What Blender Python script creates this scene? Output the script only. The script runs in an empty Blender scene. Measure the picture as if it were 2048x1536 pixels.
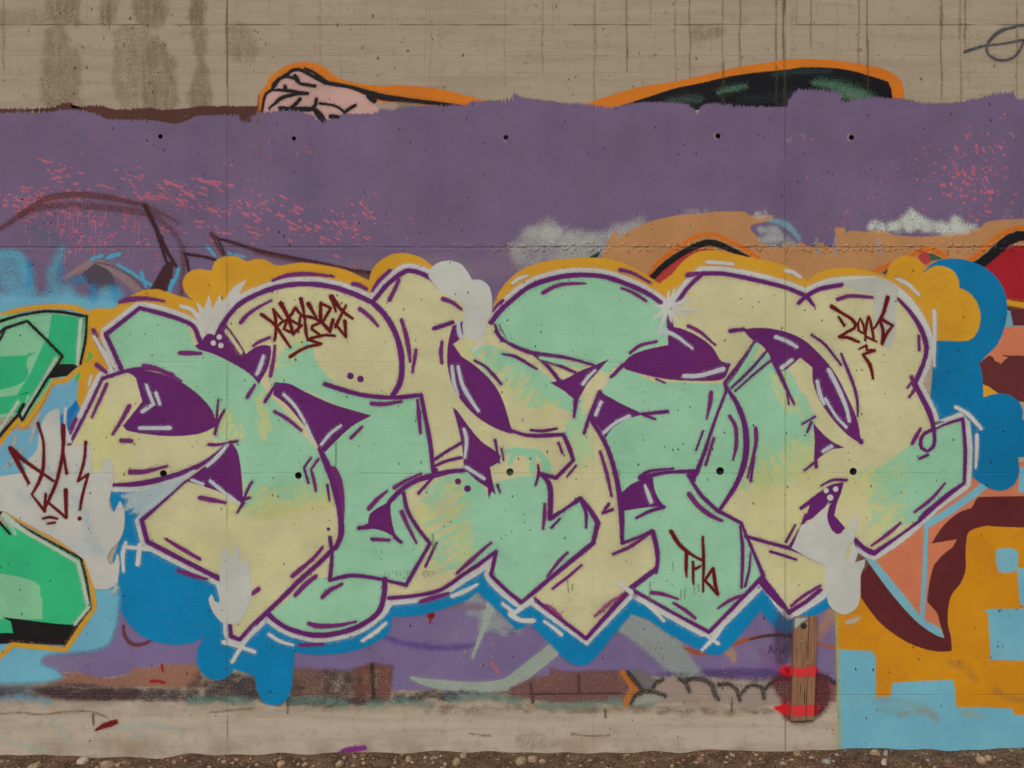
import bpy, math, random
from mathutils import Vector, geometry, noise
random.seed(7)
S = bpy.context.scene
C = S.collection

# ---------------------------------------------------------------- camera, sky, sun, exposure
U = 0.0025                       # metres of wall per unit of the traced drawing
def WX(x): return (x - 1024.0) * U
def WZ(y): return (1505.0 - y) * U
DIST = 5.0
cam_d = bpy.data.cameras.new('camera')
cam = bpy.data.objects.new('camera', cam_d); C.objects.link(cam); S.camera = cam
cam.location = (0.0, -DIST, WZ(768))
cam.rotation_euler = (math.radians(90), 0, 0)
cam_d.sensor_width = 36.0
cam_d.lens = 36.0 * DIST / (2048 * U)
cam_d.clip_start = 0.05
cam_d.clip_end = 500.0

SUN_EL, SUN_AZ = math.radians(42), math.radians(200)   # sky behind the camera, soft light on the wall
W = bpy.data.worlds.new('World'); S.world = W; W.use_nodes = True
wn = W.node_tree; wn.nodes.clear()
sky = wn.nodes.new('ShaderNodeTexSky'); sky.sky_type = 'NISHITA'; sky.sun_disc = False
sky.sun_elevation = SUN_EL; sky.sun_rotation = SUN_AZ
sky.air_density = 1.0; sky.dust_density = 4.0; sky.ozone_density = 1.0
bg = wn.nodes.new('ShaderNodeBackground'); bg.inputs['Strength'].default_value = 0.07
wo = wn.nodes.new('ShaderNodeOutputWorld')
wn.links.new(sky.outputs[0], bg.inputs[0]); wn.links.new(bg.outputs[0], wo.inputs[0])
sl = bpy.data.lights.new('sun', 'SUN'); sl.energy = 0.8; sl.angle = math.radians(30); sl.color = (1.0, 0.9, 0.76)
so = bpy.data.objects.new('sun', sl); C.objects.link(so)
sd = Vector((math.sin(SUN_AZ) * math.cos(SUN_EL), math.cos(SUN_AZ) * math.cos(SUN_EL), math.sin(SUN_EL)))
so.rotation_euler = sd.to_track_quat('Z', 'Y').to_euler()
so.location = (0, -8, 8)
S.view_settings.view_transform = 'Standard'; S.view_settings.look = 'None'
S.view_settings.gamma = 1.0; S.view_settings.use_curve_mapping = False
S.view_settings.exposure = EXPO = 0.0
S.cycles.transparent_max_bounces = 48
S.cycles.max_bounces = 3; S.cycles.diffuse_bounces = 2; S.cycles.use_adaptive_sampling = True; S.cycles.adaptive_threshold = 0.02
S.cycles.use_denoising = True

# ---------------------------------------------------------------- colour and node helpers
ALB = (0.60, 0.56, 0.52)            # light falling on the wall, per channel, at this exposure
def lin(c):
    c = c / 255.0
    return c / 12.92 if c <= 0.04045 else ((c + 0.055) / 1.055) ** 2.4
def col(rgb):
    return tuple(min(0.9, max(0.004, lin(v) / ALB[i])) for i, v in enumerate(rgb)) + (1.0,)

class NG:
    def __init__(s, tree): s.t = tree
    def n(s, typ, **kw):
        nd = s.t.nodes.new(typ)
        for k, v in kw.items(): setattr(nd, k, v)
        return nd
    def lk(s, a, b): s.t.links.new(a, b)
    def put(s, sock, v):
        if isinstance(v, bpy.types.NodeSocket): s.lk(v, sock)
        else: sock.default_value = v
    def m(s, op, a, b=0.0, c=0.0, clamp=False):
        nd = s.n('ShaderNodeMath', operation=op, use_clamp=clamp)
        for i, v in enumerate((a, b, c)): s.put(nd.inputs[i], v)
        return nd.outputs[0]
    def vec(s, pos, sx, sy, sz):
        nd = s.n('ShaderNodeVectorMath', operation='MULTIPLY')
        s.put(nd.inputs[0], pos); nd.inputs[1].default_value = (sx, sy, sz)
        return nd.outputs[0]
    def noise(s, v, scale, detail=3.0, rough=0.55, out=0):
        nd = s.n('ShaderNodeTexNoise')
        s.put(nd.inputs['Vector'], v); nd.inputs['Scale'].default_value = scale
        nd.inputs['Detail'].default_value = detail; nd.inputs['Roughness'].default_value = rough
        return nd.outputs[out]
    def ramp(s, v, a, b, c=0.0, d=1.0, smooth=True):
        nd = s.n('ShaderNodeMapRange'); nd.interpolation_type = 'SMOOTHSTEP' if smooth else 'LINEAR'
        s.put(nd.inputs[0], v)
        for i, x in enumerate((a, b, c, d)): nd.inputs[i + 1].default_value = x
        return nd.outputs[0]
    def mix(s, f, a, b, mode='MIX'):
        nd = s.n('ShaderNodeMix', data_type='RGBA', blend_type=mode)
        s.put(nd.inputs[0], f); s.put(nd.inputs[6], a); s.put(nd.inputs[7], b)
        return nd.outputs[2]

HOLES = [(321, 273, 4.6), (588, 277, 4.4), (1012, 275, 5.0), (1436, 272, 5.2), (1703, 275, 5.2),
         (327, 947, 7.0), (597, 951, 7.0), (1020, 944, 7.5), (1440, 942, 8.0), (1706, 943, 7.5)]
SEAM_H = [(50, 1.4, 1.0), (495, 1.6, 1.0), (725, 1.0, .35), (947, 1.0, .5), (1390, 1.0, .6), (112, 1.0, .25), (145, 1.0, .25)]
SEAM_V = [(455, 1.3, 1.0), (1187, 1.0, .35), (1571, 1.4, 1.0), (2500, 1.4, 1.0), (-300, 1.4, 1.0)]

def make_relief():
    """Shared by bare concrete and every coat of paint on it: the relief of the cast wall, its pits and its tie holes."""
    g = bpy.data.node_groups.new('wall_relief', 'ShaderNodeTree')
    for nm, tp in (('Height', 'NodeSocketFloat'), ('Pit', 'NodeSocketFloat'), ('Solid', 'NodeSocketFloat'), ('Seam', 'NodeSocketFloat'), ('Pos', 'NodeSocketVector'), ('Grain', 'NodeSocketFloat'), ('Lump', 'NodeSocketFloat')):
        g.interface.new_socket(nm, in_out='OUTPUT', socket_type=tp)
    k = NG(g); out = k.n('NodeGroupOutput')
    geo = k.n('ShaderNodeNewGeometry'); P = geo.outputs['Position']
    sep = k.n('ShaderNodeSeparateXYZ'); k.lk(P, sep.inputs[0]); X, Z = sep.outputs[0], sep.outputs[2]
    # pits: small dark air voids, slightly taller than wide
    pits = None
    for sc, thr, keep, off in ((12.0, .085, .8, 0.0), (28.0, .16, .8, 3.7)):
        vv = k.n('ShaderNodeVectorMath', operation='MULTIPLY_ADD')
        wob = k.noise(P, 55.0, 0.0, out=1)
        k.lk(wob, vv.inputs[0]); vv.inputs[1].default_value = (.009, 0, .012); k.lk(P, vv.inputs[2])
        v2 = k.vec(vv.outputs[0], 1.25, 0.0, 0.8)
        ad = k.n('ShaderNodeVectorMath', operation='ADD'); k.lk(v2, ad.inputs[0]); ad.inputs[1].default_value = (off, 0, off)
        vo = k.n('ShaderNodeTexVoronoi'); k.lk(ad.outputs[0], vo.inputs['Vector']); vo.inputs['Scale'].default_value = sc
        sepc = k.n('ShaderNodeSeparateColor'); k.lk(vo.outputs['Color'], sepc.inputs[0])
        rad = k.m('MULTIPLY', sepc.outputs[0], thr)
        rad = k.m('MULTIPLY', rad, k.m('LESS_THAN', sepc.outputs[1], keep))
        d = k.m('SUBTRACT', rad, vo.outputs['Distance'])
        p = k.m('MULTIPLY', d, 70.0, clamp=True)
        pits = p if pits is None else k.m('MAXIMUM', pits, p)
    clump = k.ramp(k.noise(P, 1.7, 2.0), .38, .6, .6, 1.0)
    pits = k.m('MULTIPLY', pits, clump)
    # form-board seams
    wl = k.m('MULTIPLY', k.m('SUBTRACT', k.noise(P, 3.0, 1.0), .5), .006)
    seam = None; seams = []
    for y, w, st in SEAM_H:
        d = k.m('ABSOLUTE', k.m('SUBTRACT', k.m('ADD', Z, wl), WZ(y)))
        seams.append(k.m('MULTIPLY', k.ramp(d, w * U * .4, w * U * 1.7, 1.0, 0.0), st))
    for x, w, st in SEAM_V:
        d = k.m('ABSOLUTE', k.m('SUBTRACT', k.m('ADD', X, wl), WX(x)))
        seams.append(k.m('MULTIPLY', k.ramp(d, w * U * .4, w * U * 1.6, 1.0, 0.0), st))
    for s_ in seams: seam = s_ if seam is None else k.m('MAXIMUM', seam, s_)
    seam = k.m('MULTIPLY', seam, k.ramp(k.noise(P, 6.0, 1.0), .30, .62, .1, 1.0))
    # board grain, lumps along the ragged seam, broad unevenness
    grain = k.noise(k.vec(P, 1.2, 1.0, 22.0), 5.0, 2.0, .6)
    fine = k.noise(P, 90.0, 1.0, .6)
    broad = k.noise(P, 2.2, 0.0)
    dz = k.m('ABSOLUTE', k.m('SUBTRACT', Z, WZ(495)))
    lump = k.m('MULTIPLY', k.ramp(dz, .008, .04, 1.0, 0.0), k.ramp(k.noise(P, 42.0, 1.0), .5, .68, 0, 1))
    lump = k.m('MULTIPLY', lump, k.ramp(X, -.4, .15, .25, 1.0))
    h = k.m('MULTIPLY', grain, .45)
    h = k.m('ADD', h, k.m('MULTIPLY', fine, .5))
    h = k.m('ADD', h, k.m('MULTIPLY', broad, 2.5))
    h = k.m('ADD', h, k.m('MULTIPLY', lump, 4.0))
    h = k.m('SUBTRACT', h, k.m('MULTIPLY', seam, 2.2))
    # tie holes go through every coat
    dist = None
    cmb = k.n('ShaderNodeCombineXYZ'); k.lk(X, cmb.inputs[0]); k.lk(Z, cmb.inputs[2])
    for x, y, r in HOLES:
        dn = k.n('ShaderNodeVectorMath', operation='DISTANCE'); k.lk(cmb.outputs[0], dn.inputs[0])
        dn.inputs[1].default_value = (WX(x), 0, WZ(y))
        dd = k.m('SUBTRACT', dn.outputs['Value'], r * U * 0.98)
        dist = dd if dist is None else k.m('MINIMUM', dist, dd)
    solid = k.m('GREATER_THAN', dist, 0.0)
    for o, v in (('Height', h), ('Pit', pits), ('Solid', solid), ('Seam', seam), ('Pos', P), ('Grain', grain), ('Lump', lump)):
        k.lk(v, out.inputs[o])
    return g
RELIEF = make_relief()

def new_mat(name):
    m = bpy.data.materials.new(name); m.use_nodes = True; m.node_tree.nodes.clear()
    k = NG(m.node_tree); out = k.n('ShaderNodeOutputMaterial'); b = k.n('ShaderNodeBsdfPrincipled')
    k.lk(b.outputs[0], out.inputs[0])
    return m, k, b, out

_mats = {}
def paint(rgb, finish='spray', opacity=1.0, vary=None):
    """finish: spray (soft even edge), brush (bristled edge), stain (thin patchy wash), dry (scratchy)"""
    key = (rgb, finish, opacity, vary)
    if key in _mats: return _mats[key]
    m, k, b, out = new_mat('paint_' + finish)
    r = k.n('ShaderNodeGroup'); r.node_tree = RELIEF
    P = r.outputs['Pos']
    c = col(rgb)
    base = k.mix(k.ramp(k.noise(P, 3.1, 4.0, .6), .3, .7, 0, 1), tuple(v * .9 for v in c[:3]) + (1,), tuple(min(.9, v * 1.07) for v in c[:3]) + (1,))
    base = k.mix(k.ramp(k.noise(k.vec(P, 1.0, 1.0, 2.2), 9.0, 3.0, .65), .52, .72, 0, .16), base, col(tuple(int(v * .72) + 22 for v in rgb)))
    if vary:
        f = k.ramp(k.noise(k.vec(P, 1.0, 1.0, 1.5), 2.4, 5.0, .7), .50, .68, 0, .6)
        base = k.mix(f, base, col(vary))
        f2 = k.ramp(k.noise(P, 30.0, 4.0, .7), .60, .72, 0, .35)
        base = k.mix(f2, base, col(tuple(max(0, v - 22) for v in rgb)))
    # rubbed dirt along the boards, dark pits, darker seams
    dirt = k.m('MULTIPLY', k.ramp(r.outputs['Grain'], .52, .78, 0, .13), k.ramp(k.noise(P, 1.3, 3.0), .4, .7, .2, 1.0))
    base = k.mix(dirt, base, col((104, 94, 84)))
    base = k.mix(k.m('MULTIPLY', r.outputs['Seam'], .24), base, col((88, 76, 62)))
    base = k.mix(k.m('MULTIPLY', r.outputs['Pit'], .9), base, col((34, 34, 32)))
    k.lk(base, b.inputs['Base Color'])
    k.lk(k.ramp(r.outputs['Lump'], 0, .8, .58, .22), b.inputs['Roughness'])
    k.lk(k.ramp(r.outputs['Lump'], 0, .8, .14, .6), b.inputs['Specular IOR Level'])
    bp = k.n('ShaderNodeBump'); bp.inputs['Strength'].default_value = .8; bp.inputs['Distance'].default_value = .0016
    k.lk(r.outputs['Height'], bp.inputs['Height']); k.lk(bp.outputs[0], b.inputs['Normal'])
    at = k.n('ShaderNodeAttribute', attribute_name='cov'); cov = at.outputs['Fac']
    if finish == 'spray':
        nz = k.noise(P, 260.0, 2.0, .7)
        mid = k.m('MULTIPLY', k.m('MULTIPLY', cov, k.m('SUBTRACT', 1.0, cov)), k.m('MULTIPLY', k.m('SUBTRACT', nz, .5), 5.0))
        a = k.m('MAXIMUM', k.ramp(k.m('ADD', cov, mid), .14, .86, 0, 1), k.m('MULTIPLY', cov, .8))
    elif finish == 'brush':
        nz = k.noise(k.vec(P, 5.0, 1.0, .7), 22.0, 3.0, .7)
        a = k.ramp(k.m('ADD', cov, k.m('MULTIPLY', k.m('MULTIPLY', k.m('SUBTRACT', nz, .5), 3.2), k.ramp(k.noise(P, 4.0, 2.0), .35, .62, .12, 1.1))), .22, .70, 0, 1)
        a = k.m('MAXIMUM', a, k.m('GREATER_THAN', cov, .995))
    elif finish == 'mist':
        nz = k.noise(P, 180.0, 2.0, .7)
        a = k.m('MULTIPLY', cov, k.ramp(nz, .3, .7, .55, 1.25))
    elif finish == 'dry':
        nz = k.noise(k.vec(P, 1.0, 1.0, 1.0), 60.0, 4.0, .75)
        a = k.ramp(k.m('ADD', k.m('MULTIPLY', k.m('SUBTRACT', cov, 1.0), .6), nz), .33, .50, .1, 1)
    else:
        nz = k.noise(k.vec(P, 3.0, 1.0, 1.0), 9.0, 5.0, .75)
        a = k.m('MULTIPLY', k.ramp(cov, 0, 1, 0, 1), k.ramp(nz, .36, .6, .45, 1))
    if opacity < 1.0: a = k.m('MULTIPLY', a, opacity)
    # sprayed paint covers droplet by droplet: solid specks whose share of the surface follows the coverage
    sn = k.n('ShaderNodeVectorMath', operation='SNAP'); k.lk(k.vec(P, 1.0, 0.0, 1.0), sn.inputs[0]); sn.inputs[1].default_value = (.0016, 1.0, .0016)
    ad = k.n('ShaderNodeVectorMath', operation='ADD'); k.lk(sn.outputs[0], ad.inputs[0]); q = len(_mats) * .377; ad.inputs[1].default_value = (q, q * 1.7, q * .6)
    wn_ = k.n('ShaderNodeTexWhiteNoise', noise_dimensions='3D'); k.lk(ad.outputs[0], wn_.inputs['Vector'])
    a = k.m('LESS_THAN', wn_.outputs['Value'], a)
    a = k.m('MULTIPLY', a, r.outputs['Solid'])
    k.lk(a, b.inputs['Alpha'])
    _mats[key] = m
    return m

# ---------------------------------------------------------------- paths and sheets of paint
def parse(path, w=None):
    pts = []
    for tk in path.split():
        ww = w
        if ':' in tk:
            tk, q = tk.split(':'); corner = q.endswith('!'); ww = float(q.rstrip('!'))
        else: corner = False
        if tk.endswith('!'): corner = True; tk = tk[:-1]
        x, y = tk.split(',')
        pts.append([float(x), float(y), ww, corner])
    return pts

def cr(p0, p1, p2, p3, t):
    r = []
    for i in range(3):
        a, b, c, d = p0[i] or 0, p1[i] or 0, p2[i] or 0, p3[i] or 0
        r.append(.5 * ((2 * b) + (-a + c) * t + (2 * a - 5 * b + 4 * c - d) * t * t + (-a + 3 * b - 3 * c + d) * t ** 3))
    return r

def smooth(seg, step=7.0):
    if len(seg) < 3:
        return [list(p[:3]) for p in seg]
    out = []
    n = len(seg)
    for i in range(n - 1):
        p1, p2 = seg[i], seg[i + 1]
        p0 = seg[i - 1] if i else [2 * p1[j] - p2[j] if j < 2 else p1[2] for j in range(3)]
        p3 = seg[i + 2] if i + 2 < n else [2 * p2[j] - p1[j] if j < 2 else p2[2] for j in range(3)]
        L = math.hypot(p2[0] - p1[0], p2[1] - p1[1]); k = max(1, min(10, int(L / step)))
        for q in range(k): out.append(cr(p0, p1, p2, p3, q / k))
    out.append(list(seg[-1][:3]))
    return out

def segments(pts, closed=False):
    """split at corners; closed paths come back as one ring"""
    if closed:
        cs = [i for i, p in enumerate(pts) if p[3]]
        if not cs:
            n = len(pts); ring = []
            for i in range(n):
                p0, p1, p2, p3 = pts[i - 1], pts[i], pts[(i + 1) % n], pts[(i + 2) % n]
                L = math.hypot(p2[0] - p1[0], p2[1] - p1[1]); k = max(1, min(10, int(L / 7)))
                for q in range(k): ring.append(cr(p0, p1, p2, p3, q / k))
            return [ring]
        pts = pts[cs[0]:] + pts[:cs[0] + 1]
        ring = []
        cur = [pts[0]]
        for p in pts[1:]:
            cur.append(p)
            if p[3]: ring += smooth(cur)[:-1]; cur = [p]
        if len(cur) > 1: ring += smooth(cur)[:-1]
        return [ring]
    out = []; cur = [pts[0]]
    for i, p in enumerate(pts[1:], 1):
        cur.append(p)
        if p[3] and i < len(pts) - 1: out.append(smooth(cur)); cur = [p]
    out.append(smooth(cur))
    return out

MAXLV = [0]
_placed = []                     # (bbox, level) of the coats already on the wall
STEP = 0.00002
def level_for(bb, thick=0):
    lv = 1
    for b, l in _placed:
        if l >= lv and not (b[2] < bb[0] or b[0] > bb[2] or b[3] < bb[1] or b[1] > bb[3]): lv = l + 1
    _placed.append((bb, lv + thick))
    return lv

def sheet(name, verts, faces, cov, mat, parent, drop=None, front=None):
    xs = [v[0] for v in verts]; ys = [v[1] for v in verts]
    if front is None:
        zt = max((v[2] if len(v) > 2 else 0.0) for v in verts)
        lv = level_for((min(xs), min(ys), max(xs), max(ys)), int(math.ceil(max(0.0, zt) / STEP)))
        y0 = -0.0001 - lv * STEP; MAXLV[0] = max(MAXLV[0], lv)
    else: y0 = front
    me = bpy.data.meshes.new(name)
    co = [(WX(v[0]), y0 - (v[2] if len(v) > 2 else 0.0), WZ(v[1])) for v in verts]
    me.from_pydata(co, [], faces)
    a = me.attributes.new('cov', 'FLOAT', 'POINT'); a.data.foreach_set('value', cov)
    # face the camera side
    me.update()
    if me.polygons and sum(p.normal.y * p.area for p in me.polygons) > 0: me.flip_normals()
    me.materials.append(mat)
    o = bpy.data.objects.new(name, me); C.objects.link(o); o.parent = parent
    return o

def edge_x(p):
    if p[0] <= 0.5: p[0] -= 300
    if p[0] >= 2047.5: p[0] += 300
    return p

def fill(name, path, rgb, parent, soft=3.6, finish='spray', opacity=1.0, vary=None, rough=0.0, label=None):
    ring = segments([edge_x(p) for p in parse(path)], True)[0]
    # drop doubles
    r2 = []
    for p in ring:
        if not r2 or math.hypot(p[0] - r2[-1][0], p[1] - r2[-1][1]) > .6: r2.append(p)
    if math.hypot(r2[0][0] - r2[-1][0], r2[0][1] - r2[-1][1]) < .6: r2.pop()
    ring = r2; n = len(ring)
    A = sum(ring[i][0] * ring[(i + 1) % n][1] - ring[(i + 1) % n][0] * ring[i][1] for i in range(n))
    sg = 1.0 if A > 0 else -1.0
    verts = []; cov = []
    if rough:
        ring = [[p[0] + rough * noise.noise((p[0] * .09, p[1] * .09, 3.1)), p[1] + rough * noise.noise((p[0] * .09, p[1] * .09, 8.3))] for p in ring]
    nor = []
    for i in range(n):
        a, b, c = ring[i - 1], ring[i], ring[(i + 1) % n]
        d1 = Vector((b[0] - a[0], b[1] - a[1])); d2 = Vector((c[0] - b[0], c[1] - b[1]))
        n1 = Vector((d1.y, -d1.x)).normalized() * sg; n2 = Vector((d2.y, -d2.x)).normalized() * sg
        m = n1 + n2
        if m.length < .3: m = n1
        m.normalize(); s = min(1.6, 1.0 / max(.4, m.dot(n1)))
        nor.append(m * s)
    if finish == 'brush': soft = soft * 2.6
    h = soft * .5
    ins = h * .9 if finish == 'brush' else min(h, 1.5) if soft <= 6 else h * .45
    if soft > 6 and finish != 'brush': soft *= 1.5
    for i in range(n): verts.append((ring[i][0] - nor[i].x * ins, ring[i][1] - nor[i].y * ins)); cov.append(1.0)
    for i in range(n): verts.append((ring[i][0] + nor[i].x * (soft - ins), ring[i][1] + nor[i].y * (soft - ins), -0.000004)); cov.append(0.0)
    tris = geometry.tessellate_polygon([[Vector((v[0], v[1], 0)) for v in verts[:n]]])
    faces = [tuple(t) for t in tris if len(set(t)) == 3]
    for i in range(n):
        j = (i + 1) % n
        faces.append((i, j, n + j, n + i) if sg > 0 else (i, n + i, n + j, j))
    o = sheet(name, verts, faces, cov, paint(rgb, finish, opacity, vary), parent)
    if label: o['label'] = label
    return o

def stroke(name, path, rgb, parent, w=6.0, soft=3.0, finish='spray', opacity=1.0, label=None, taper=False, front=None, mat=None, wob=.7, closed=False):
    pts = parse(path, w)
    if taper: pts[-1][2] *= .35
    if closed: segs = segments(pts, True); segs[0].append(segs[0][0])
    else: segs = segments(pts)
    V = []; F = []; K = []; dz = 0.0
    for sgm in segs:
        q = []
        for p in sgm:
            if not q or math.hypot(p[0] - q[-1][0], p[1] - q[-1][1]) > .4: q.append(p)
        if len(q) < 2: q.append([q[0][0] + .5, q[0][1], q[0][2]])
        n = len(q); b = len(V)
        dz += 0.000006
        rows = []
        for i, p in enumerate(q):
            a, c = q[max(0, i - 1)], q[min(n - 1, i + 1)]
            d = Vector((c[0] - a[0], c[1] - a[1])).normalized(); nn = Vector((-d.y, d.x))
            hw = max(.4, p[2] * .5 + .28)
            wv = 1.0 + wob * .12 * noise.noise((p[0] * .03, p[1] * .03, 1.7)) * 2
            hi = max(.15, hw * wv - soft * .6); ho = hw * wv + soft * .6; hh = ho + min(7.0, 1.5 + soft * 1.4)
            z = dz + i * 2e-7
            rows.append(len(V))
            for off, cv in ((-hh, 0), (-ho, .13), (-hi, 1), (hi, 1), (ho, .13), (hh, 0)):
                V.append((p[0] + nn.x * off, p[1] + nn.y * off, z)); K.append(float(cv))
        for i in range(n - 1):
            r0, r1 = rows[i], rows[i + 1]
            for j in range(5): F.append((r0 + j, r0 + j + 1, r1 + j + 1, r1 + j))
        for end in (0, 1):                                   # round caps
            p = q[0] if end == 0 else q[-1]; a = q[1] if end == 0 else q[-2]
            d = Vector((p[0] - a[0], p[1] - a[1])).normalized(); hw = max(.4, p[2] * .5)
            r0 = rows[0] if end == 0 else rows[-1]; z = V[r0][2]
            ca = math.atan2(d.y, d.x)
            lo_h, lo_o, lo_i, hi_i, hi_o, hi_h = range(r0, r0 + 6)
            # angle of vertex row (off<0 side)
            va = math.atan2(V[lo_o][1] - p[1], V[lo_o][0] - p[0])
            da = (va - ca + math.pi) % (2 * math.pi) - math.pi
            sgn = 1 if da > 0 else -1
            hi = math.hypot(V[lo_i][0] - p[0], V[lo_i][1] - p[1]); ho = math.hypot(V[lo_o][0] - p[0], V[lo_o][1] - p[1]); hq = math.hypot(V[lo_h][0] - p[0], V[lo_h][1] - p[1])
            ctr = len(V); V.append((p[0], p[1], z)); K.append(1.0)
            prev = (lo_h, lo_o, lo_i)
            for s_ in range(1, 6):
                if s_ < 5:
                    th = ca + sgn * (math.pi / 2 - math.pi * s_ / 5); cur = []
                    for rr, cv in ((hq, 0.0), (ho, .13), (hi, 1.0)):
                        cur.append(len(V)); V.append((p[0] + math.cos(th) * rr, p[1] + math.sin(th) * rr, z)); K.append(cv)
                else: cur = [hi_h, hi_o, hi_i]
                for g in (0, 1): F.append((prev[g], prev[g + 1], cur[g + 1], cur[g]))
                F.append((ctr, prev[2], cur[2]))
                prev = cur
    o = sheet(name, V, F, K, mat or paint(rgb, finish, opacity), parent, front=front)
    if label: o['label'] = label
    return o

def inside(pts, x, y):
    c = False; n = len(pts)
    for i in range(n):
        (x1, y1), (x2, y2) = pts[i][:2], pts[i - 1][:2]
        if (y1 > y) != (y2 > y) and x < (x2 - x1) * (y - y1) / (y2 - y1) + x1: c = not c
    return c

def mist(name, path, r, rgb, parent, n=40, opacity=.5, seed=1, ry=1.0, finish='spray'):
    """overlapping passes of a spray can: soft round puffs that build up inside an outline"""
    ring = segments([edge_x(p) for p in parse(path)], True)[0]
    xs = [p[0] for p in ring]; ys = [p[1] for p in ring]; rnd = random.Random(seed)
    cell = max(2.5, r / 4.0); pad = r * 1.4
    gx0, gy0 = min(xs) - pad, min(ys) - pad * max(1, ry)
    nx = int((max(xs) + pad - gx0) / cell) + 2; ny = int((max(ys) + pad * max(1, ry) - gy0) / cell) + 2
    T = [[1.0] * nx for _ in range(ny)]; k_ = tries = 0
    while k_ < n and tries < n * 60:
        tries += 1
        x = rnd.uniform(min(xs), max(xs)); y = rnd.uniform(min(ys), max(ys))
        if not inside(ring, x, y): continue
        q = r * rnd.uniform(.6, 1.25); k_ += 1
        for j in range(max(0, int((y - q * ry - gy0) / cell)), min(ny, int((y + q * ry - gy0) / cell) + 2)):
            for i in range(max(0, int((x - q - gx0) / cell)), min(nx, int((x + q - gx0) / cell) + 2)):
                d = math.hypot(gx0 + i * cell - x, (gy0 + j * cell - y) / ry) / q
                if d < 1: T[j][i] *= 1 - opacity * (1 - d * d) ** 2
    V = []; F = []; K = []; idx = {}
    used = set()
    for j in range(ny - 1):
        for i in range(nx - 1):
            if min(T[j][i], T[j][i + 1], T[j + 1][i], T[j + 1][i + 1]) < .992: used.add((i, j))
    # keep one connected sheet
    best = set(); left = set(used)
    def vid(i, j):
        if (i, j) not in idx: idx[(i, j)] = len(V); V.append((gx0 + i * cell, gy0 + j * cell)); K.append(1 - T[j][i])
        return idx[(i, j)]
    while left:
        st_ = [left.pop()]; comp = set(st_)
        while st_:
            i, j = st_.pop()
            for q2 in ((i + 1, j), (i - 1, j), (i, j + 1), (i, j - 1)):
                if q2 in left: left.discard(q2); comp.add(q2); st_.append(q2)
        if len(comp) > len(best): best = comp
    for i, j in sorted(best): F.append((vid(i, j), vid(i + 1, j), vid(i + 1, j + 1), vid(i, j + 1)))
    opacity = 1.0
    return sheet(name, V, F, K, paint(rgb, 'mist' if finish == 'spray' else finish, opacity), parent)

def dot(name, x, y, r, rgb, parent, soft=2.2, ry=None, **kw):
    ry = ry or r
    pts = ' '.join('%.1f,%.1f' % (x + r * math.cos(a * math.pi / 4), y + ry * math.sin(a * math.pi / 4)) for a in range(8))
    return fill(name, pts, rgb, parent, soft=soft, **kw)

def group_part(name, parent, label=None):
    o = bpy.data.objects.new(name, None); C.objects.link(o); o.parent = parent
    o.empty_display_size = .1
    if label: o['label'] = label
    return o

# ---------------------------------------------------------------- ground
def ground_h(x, y):
    """height of the dirt; it banks up a little, unevenly, against the foot of the wall"""
    base = noise.noise((x * 1.9, y * 1.6, 2.2)) * .024 + noise.noise((x * 6.5, y * 6.0, 5.0)) * .014
    near = math.exp(-((y + .0) / .28) ** 2)
    return base * (0.35 + .65 * near) + max(-.03, min(.03, x * .0095)) - .009 + .006 * near - (.03 * (1 - near) if y < -.15 else 0)

def build_ground():
    xs = [-60, -25, -10, -6, -4.2] + [-3.6 + i * .03 for i in range(241)] + [4.2, 6, 10, 25, 60]
    ys = [-60, -25, -12, -8, -6, -4.5, -3.2, -2.2, -1.5, -1.0, -.8] + [-.7 + i * .025 for i in range(31)]
    ys = [y for y in ys if y < .05] + [.06]
    me = bpy.data.meshes.new('ground')
    v = [(x, y, ground_h(x, y) if abs(x) < 6 and y > -3 else -.03) for y in ys for x in xs]
    nx = len(xs)
    f = [(j * nx + i, j * nx + i + 1, (j + 1) * nx + i + 1, (j + 1) * nx + i) for j in range(len(ys) - 1) for i in range(nx - 1)]
    me.from_pydata(v, [], f); me.update()
    for p in me.polygons: p.use_smooth = True
    m, k, b, out = new_mat('dirt')
    g = k.n('ShaderNodeNewGeometry'); P = g.outputs['Position']
    c = k.mix(k.ramp(k.noise(P, 9.0, 6.0, .7), .35, .68), col((70, 50, 37)), col((118, 90, 68)))
    c = k.mix(k.ramp(k.noise(P, 130.0, 4.0, .7), .45, .7, 0, .8), c, col((148, 122, 98)))
    c = k.mix(k.ramp(k.noise(P, 75.0, 3.0, .7), .52, .62, 0, .7), c, col((48, 36, 28)))
    k.lk(c, b.inputs['Base Color']); b.inputs['Roughness'].default_value = .95
    b.inputs['Specular IOR Level'].default_value = .1
    bp = k.n('ShaderNodeBump'); bp.inputs['Strength'].default_value = 1.0; bp.inputs['Distance'].default_value = .012
    k.lk(k.noise(P, 95.0, 5.0, .75), bp.inputs['Height']); k.lk(bp.outputs[0], b.inputs['Normal'])
    me.materials.append(m)
    o = bpy.data.objects.new('ground', me); C.objects.link(o); o['kind'] = 'structure'
    return o
build_ground()

# ---------------------------------------------------------------- the concrete wall
wall = bpy.data.objects.new('concrete_wall', None); C.objects.link(wall); wall.empty_display_size = .5
wall['label'] = 'tall board-marked concrete wall covered with graffiti, standing on brown stony dirt'
wall['category'] = 'wall'; wall['kind'] = 'thing'

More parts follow.
